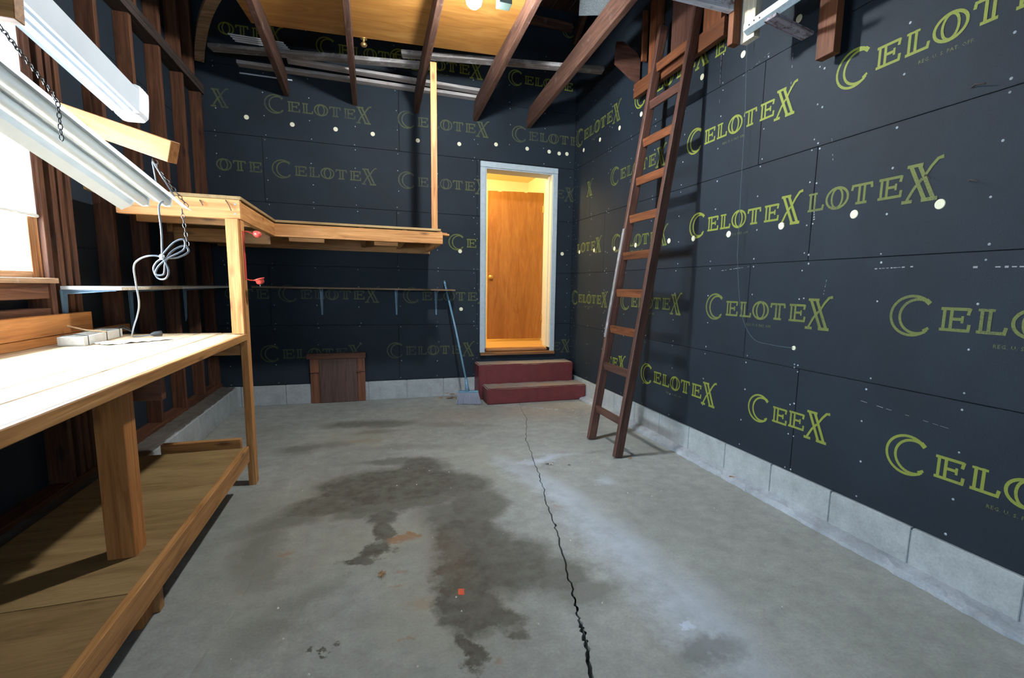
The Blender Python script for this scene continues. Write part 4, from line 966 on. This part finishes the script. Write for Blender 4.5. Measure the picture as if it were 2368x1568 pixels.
for z, sc in ((-.052, .62), (-.050, .80), (-.035, .97), (.0, 1.0), (.040, 1.0), (.062, .98), (.066, .93), (.062, .86), (.02, .84)):
    rings.append([bm.verts.new((.695 + flute(k)[0] * sc, flute(k)[1] * sc, z)) for k in range(64)])
for a, b in zip(rings[:-1], rings[1:]):
    for k in range(64): bm.faces.new((a[k], a[(k + 1) % 64], b[(k + 1) % 64], b[k]))
bm.faces.new(rings[-1]); bm.faces.new(rings[0][::-1]); bmesh.ops.recalc_face_normals(bm, faces=bm.faces)
mesh_obj('fluted_end', bm, 'white_ribbed', ch, MB)

# chains
def chain(pts, label, mat='chain_metal', L=.022):
    P = [Vector(p) for p in pts]; bm = bmesh.new(); total = sum((P[i + 1] - P[i]).length for i in range(len(P) - 1)); n = max(2, int(total / (L * .78)))
    def at(s):
        for i in range(len(P) - 1):
            l = (P[i + 1] - P[i]).length
            if s <= l or i == len(P) - 2: return P[i] + (P[i + 1] - P[i]) * min(1, s / l), (P[i + 1] - P[i]).normalized()
            s -= l
    for i in range(n):
        p, d = at(total * (i + .5) / n); a = Vector((0, 0, 1)) if abs(d.z) < .9 else Vector((1, 0, 0)); a = (a - d * a.dot(d)).normalized(); b = d.cross(a); u = a if i % 2 else b
        ring = []
        for k in range(8):
            th = 2 * math.pi * k / 8; ring.append(p + d * math.cos(th) * L * .5 + u * math.sin(th) * L * .26)
        tube_bm(ring, .0014, 4, bm, True)
    o = mesh_obj('chain', bm, mat); tag(o, label, 'chain'); return o
def PT(xa, ya, za): return (xa, ya, za)
chain([(-.808, 2.375, 1.735), (-.800, 2.36, 1.700), (-.705, 2.355, 1.560)], 'slack chain from the orange timber down to the far end of the shop light')
chain([(-.717, 2.325, 1.545), (-.712, 2.325, 1.480), (-.705, 2.325, 1.400)], 'chain end hanging free below the far end of the shop light')
chain([(-.700, 1.25, 1.79), (-.705, 1.35, 1.764), (-.738, 1.57, 1.716), (-.742, 1.60, 1.700), (-.742, 1.60, 1.609)], 'dark chain hanging over the near side of the shop light reflector', L=.017)
o = mesh_obj('wire_hanger', tube_bm([(-.80, 2.345, 1.625), (-.815, 2.36, 1.722), (-.818, 2.37, 1.74), (-.812, 2.36, 1.722), (-.745, 2.345, 1.595)], .0025, 6), 'nail_metal', smooth=True); tag(o, 'V-shaped wire hanger between the orange timber and the shop light', 'hanger')

# power cord
cpth = smoothpath([(-.780, 2.33, 1.57), (-.785, 2.30, 1.543), (-.783, 2.30, 1.45), (-.787, 2.30, 1.36)], 8)
def C2(px, pz): return (px, 2.30, pz)
loops = smoothpath([(-.787, 2.30, 1.36), (-.745, 2.30, 1.41), (-.712, 2.305, 1.424), (-.716, 2.31, 1.385), (-.765, 2.30, 1.35), (-.80, 2.30, 1.318), (-.812, 2.295, 1.285), (-.785, 2.295, 1.285), (-.778, 2.30, 1.33), (-.76, 2.31, 1.372), (-.72, 2.32, 1.40), (-.703, 2.32, 1.378), (-.74, 2.31, 1.352),
                    (-.79, 2.30, 1.345), (-.822, 2.31, 1.31), (-.815, 2.32, 1.27), (-.785, 2.31, 1.268), (-.77, 2.30, 1.30), (-.79, 2.30, 1.350), (-.83, 2.30, 1.355), (-.872, 2.32, 1.340), (-.905, 2.36, 1.315), (-.935, 2.44, 1.26), (-.975, 2.56, 1.16), (-1.04, 2.70, 1.095), (-1.12, 2.86, 1.03), (-1.185, 3.00, .975), (-1.21, 3.08, .961), (-1.18, 3.12, .960), (-1.150, 3.14, .965)], 8)
pc = mesh_obj('power_cord', tube_bm(cpth + loops[1:], .0036, 8), 'cord_grey', smooth=True); tag(pc, 'grey power cord bundled in loops below the shop light, its plug on the workbench', 'cord')
mesh_obj('twist_tie', box_bm(.014, .020, .022, .004), 'white_paper', pc, Matrix.Translation((-.788, 2.30, 1.352)))
mesh_obj('plug', tube_bm([(-1.155, 3.135, .966), (-1.143, 3.146, .968), (-1.115, 3.166, .970)], [.006, .013, .015], 8), 'plug_black', pc, smooth=True)

# things on the workbench
tr = empty('foam_tray', (-1.36, 2.94, .953), 'long narrow white foam tray with wires on the workbench by the wall', 'tray')
tm = Matrix.Translation((-1.335, 2.97, .953)) @ Matrix.Rotation(R(95), 4, 'Z')
bm = bmesh.new(); box_bm(.46, .095, .008, .001, bm, (0, 0, .004)); box_bm(.46, .010, .042, .001, bm, (0, .043, .021)); box_bm(.46, .010, .042, .001, bm, (0, -.043, .021)); box_bm(.010, .076, .042, .001, bm, (.225, 0, .021)); box_bm(.010, .076, .042, .001, bm, (-.225, 0, .021))
mesh_obj('tray_body', bm, 'dirty_white', tr, tm)
for k, xx in enumerate((-.19, .02, .19)):
    mesh_obj('strap_wire', tube_bm([(xx, -.0495, .0), (xx, -.0495, .044), (xx + .005, 0, .050), (xx, .0495, .044), (xx, .0495, 0)], .002, 5), 'plug_black', tr, tm)
o = mesh_obj('twig', tube_bm([(-1.40, 2.90, 1.035), (-1.34, 2.93, 1.010), (-1.27, 2.95, 1.000)], .004, 6), 'twig'); tag(o, 'thin brown stick lying across the white foam tray', 'stick')
bm = bmesh.new(); rr = random.Random(3); n = 12; grid = [[bm.verts.new(((i / n - .5) * .30, (j / 5 - .5) * .10 + rr.uniform(-.006, .006), .004 + rr.uniform(0, .008))) for j in range(6)] for i in range(n + 1)]
for i in range(n):
    for j in range(5): bm.faces.new((grid[i][j], grid[i + 1][j], grid[i + 1][j + 1], grid[i][j + 1]))
ge = bmesh.ops.extrude_face_region(bm, geom=list(bm.faces))
for v in ge['geom']:
    if isinstance(v, bmesh.types.BMVert): v.co.z -= .003
bmesh.ops.recalc_face_normals(bm, faces=bm.faces)
o = mesh_obj('crumpled_paper', bm, 'white_paper', None, Matrix.Translation((-1.13, 2.90, .952)) @ Matrix.Rotation(R(50), 4, 'Z')); tag(o, 'crumpled white paper lying on the workbench by the cord plug', 'paper')
o = mesh_obj('twine_tangle', tube_bm(smoothpath([(-1.37, 3.24, .958), (-1.34, 3.27, .99), (-1.31, 3.30, .975), (-1.35, 3.32, 1.0), (-1.37, 3.27, .98), (-1.32, 3.25, .99), (-1.29, 3.29, .965), (-1.31, 3.33, .958)], 6), .004, 6), 'plug_black', smooth=True); tag(o, 'dark tangle of twine behind the far end of the foam tray', 'twine')
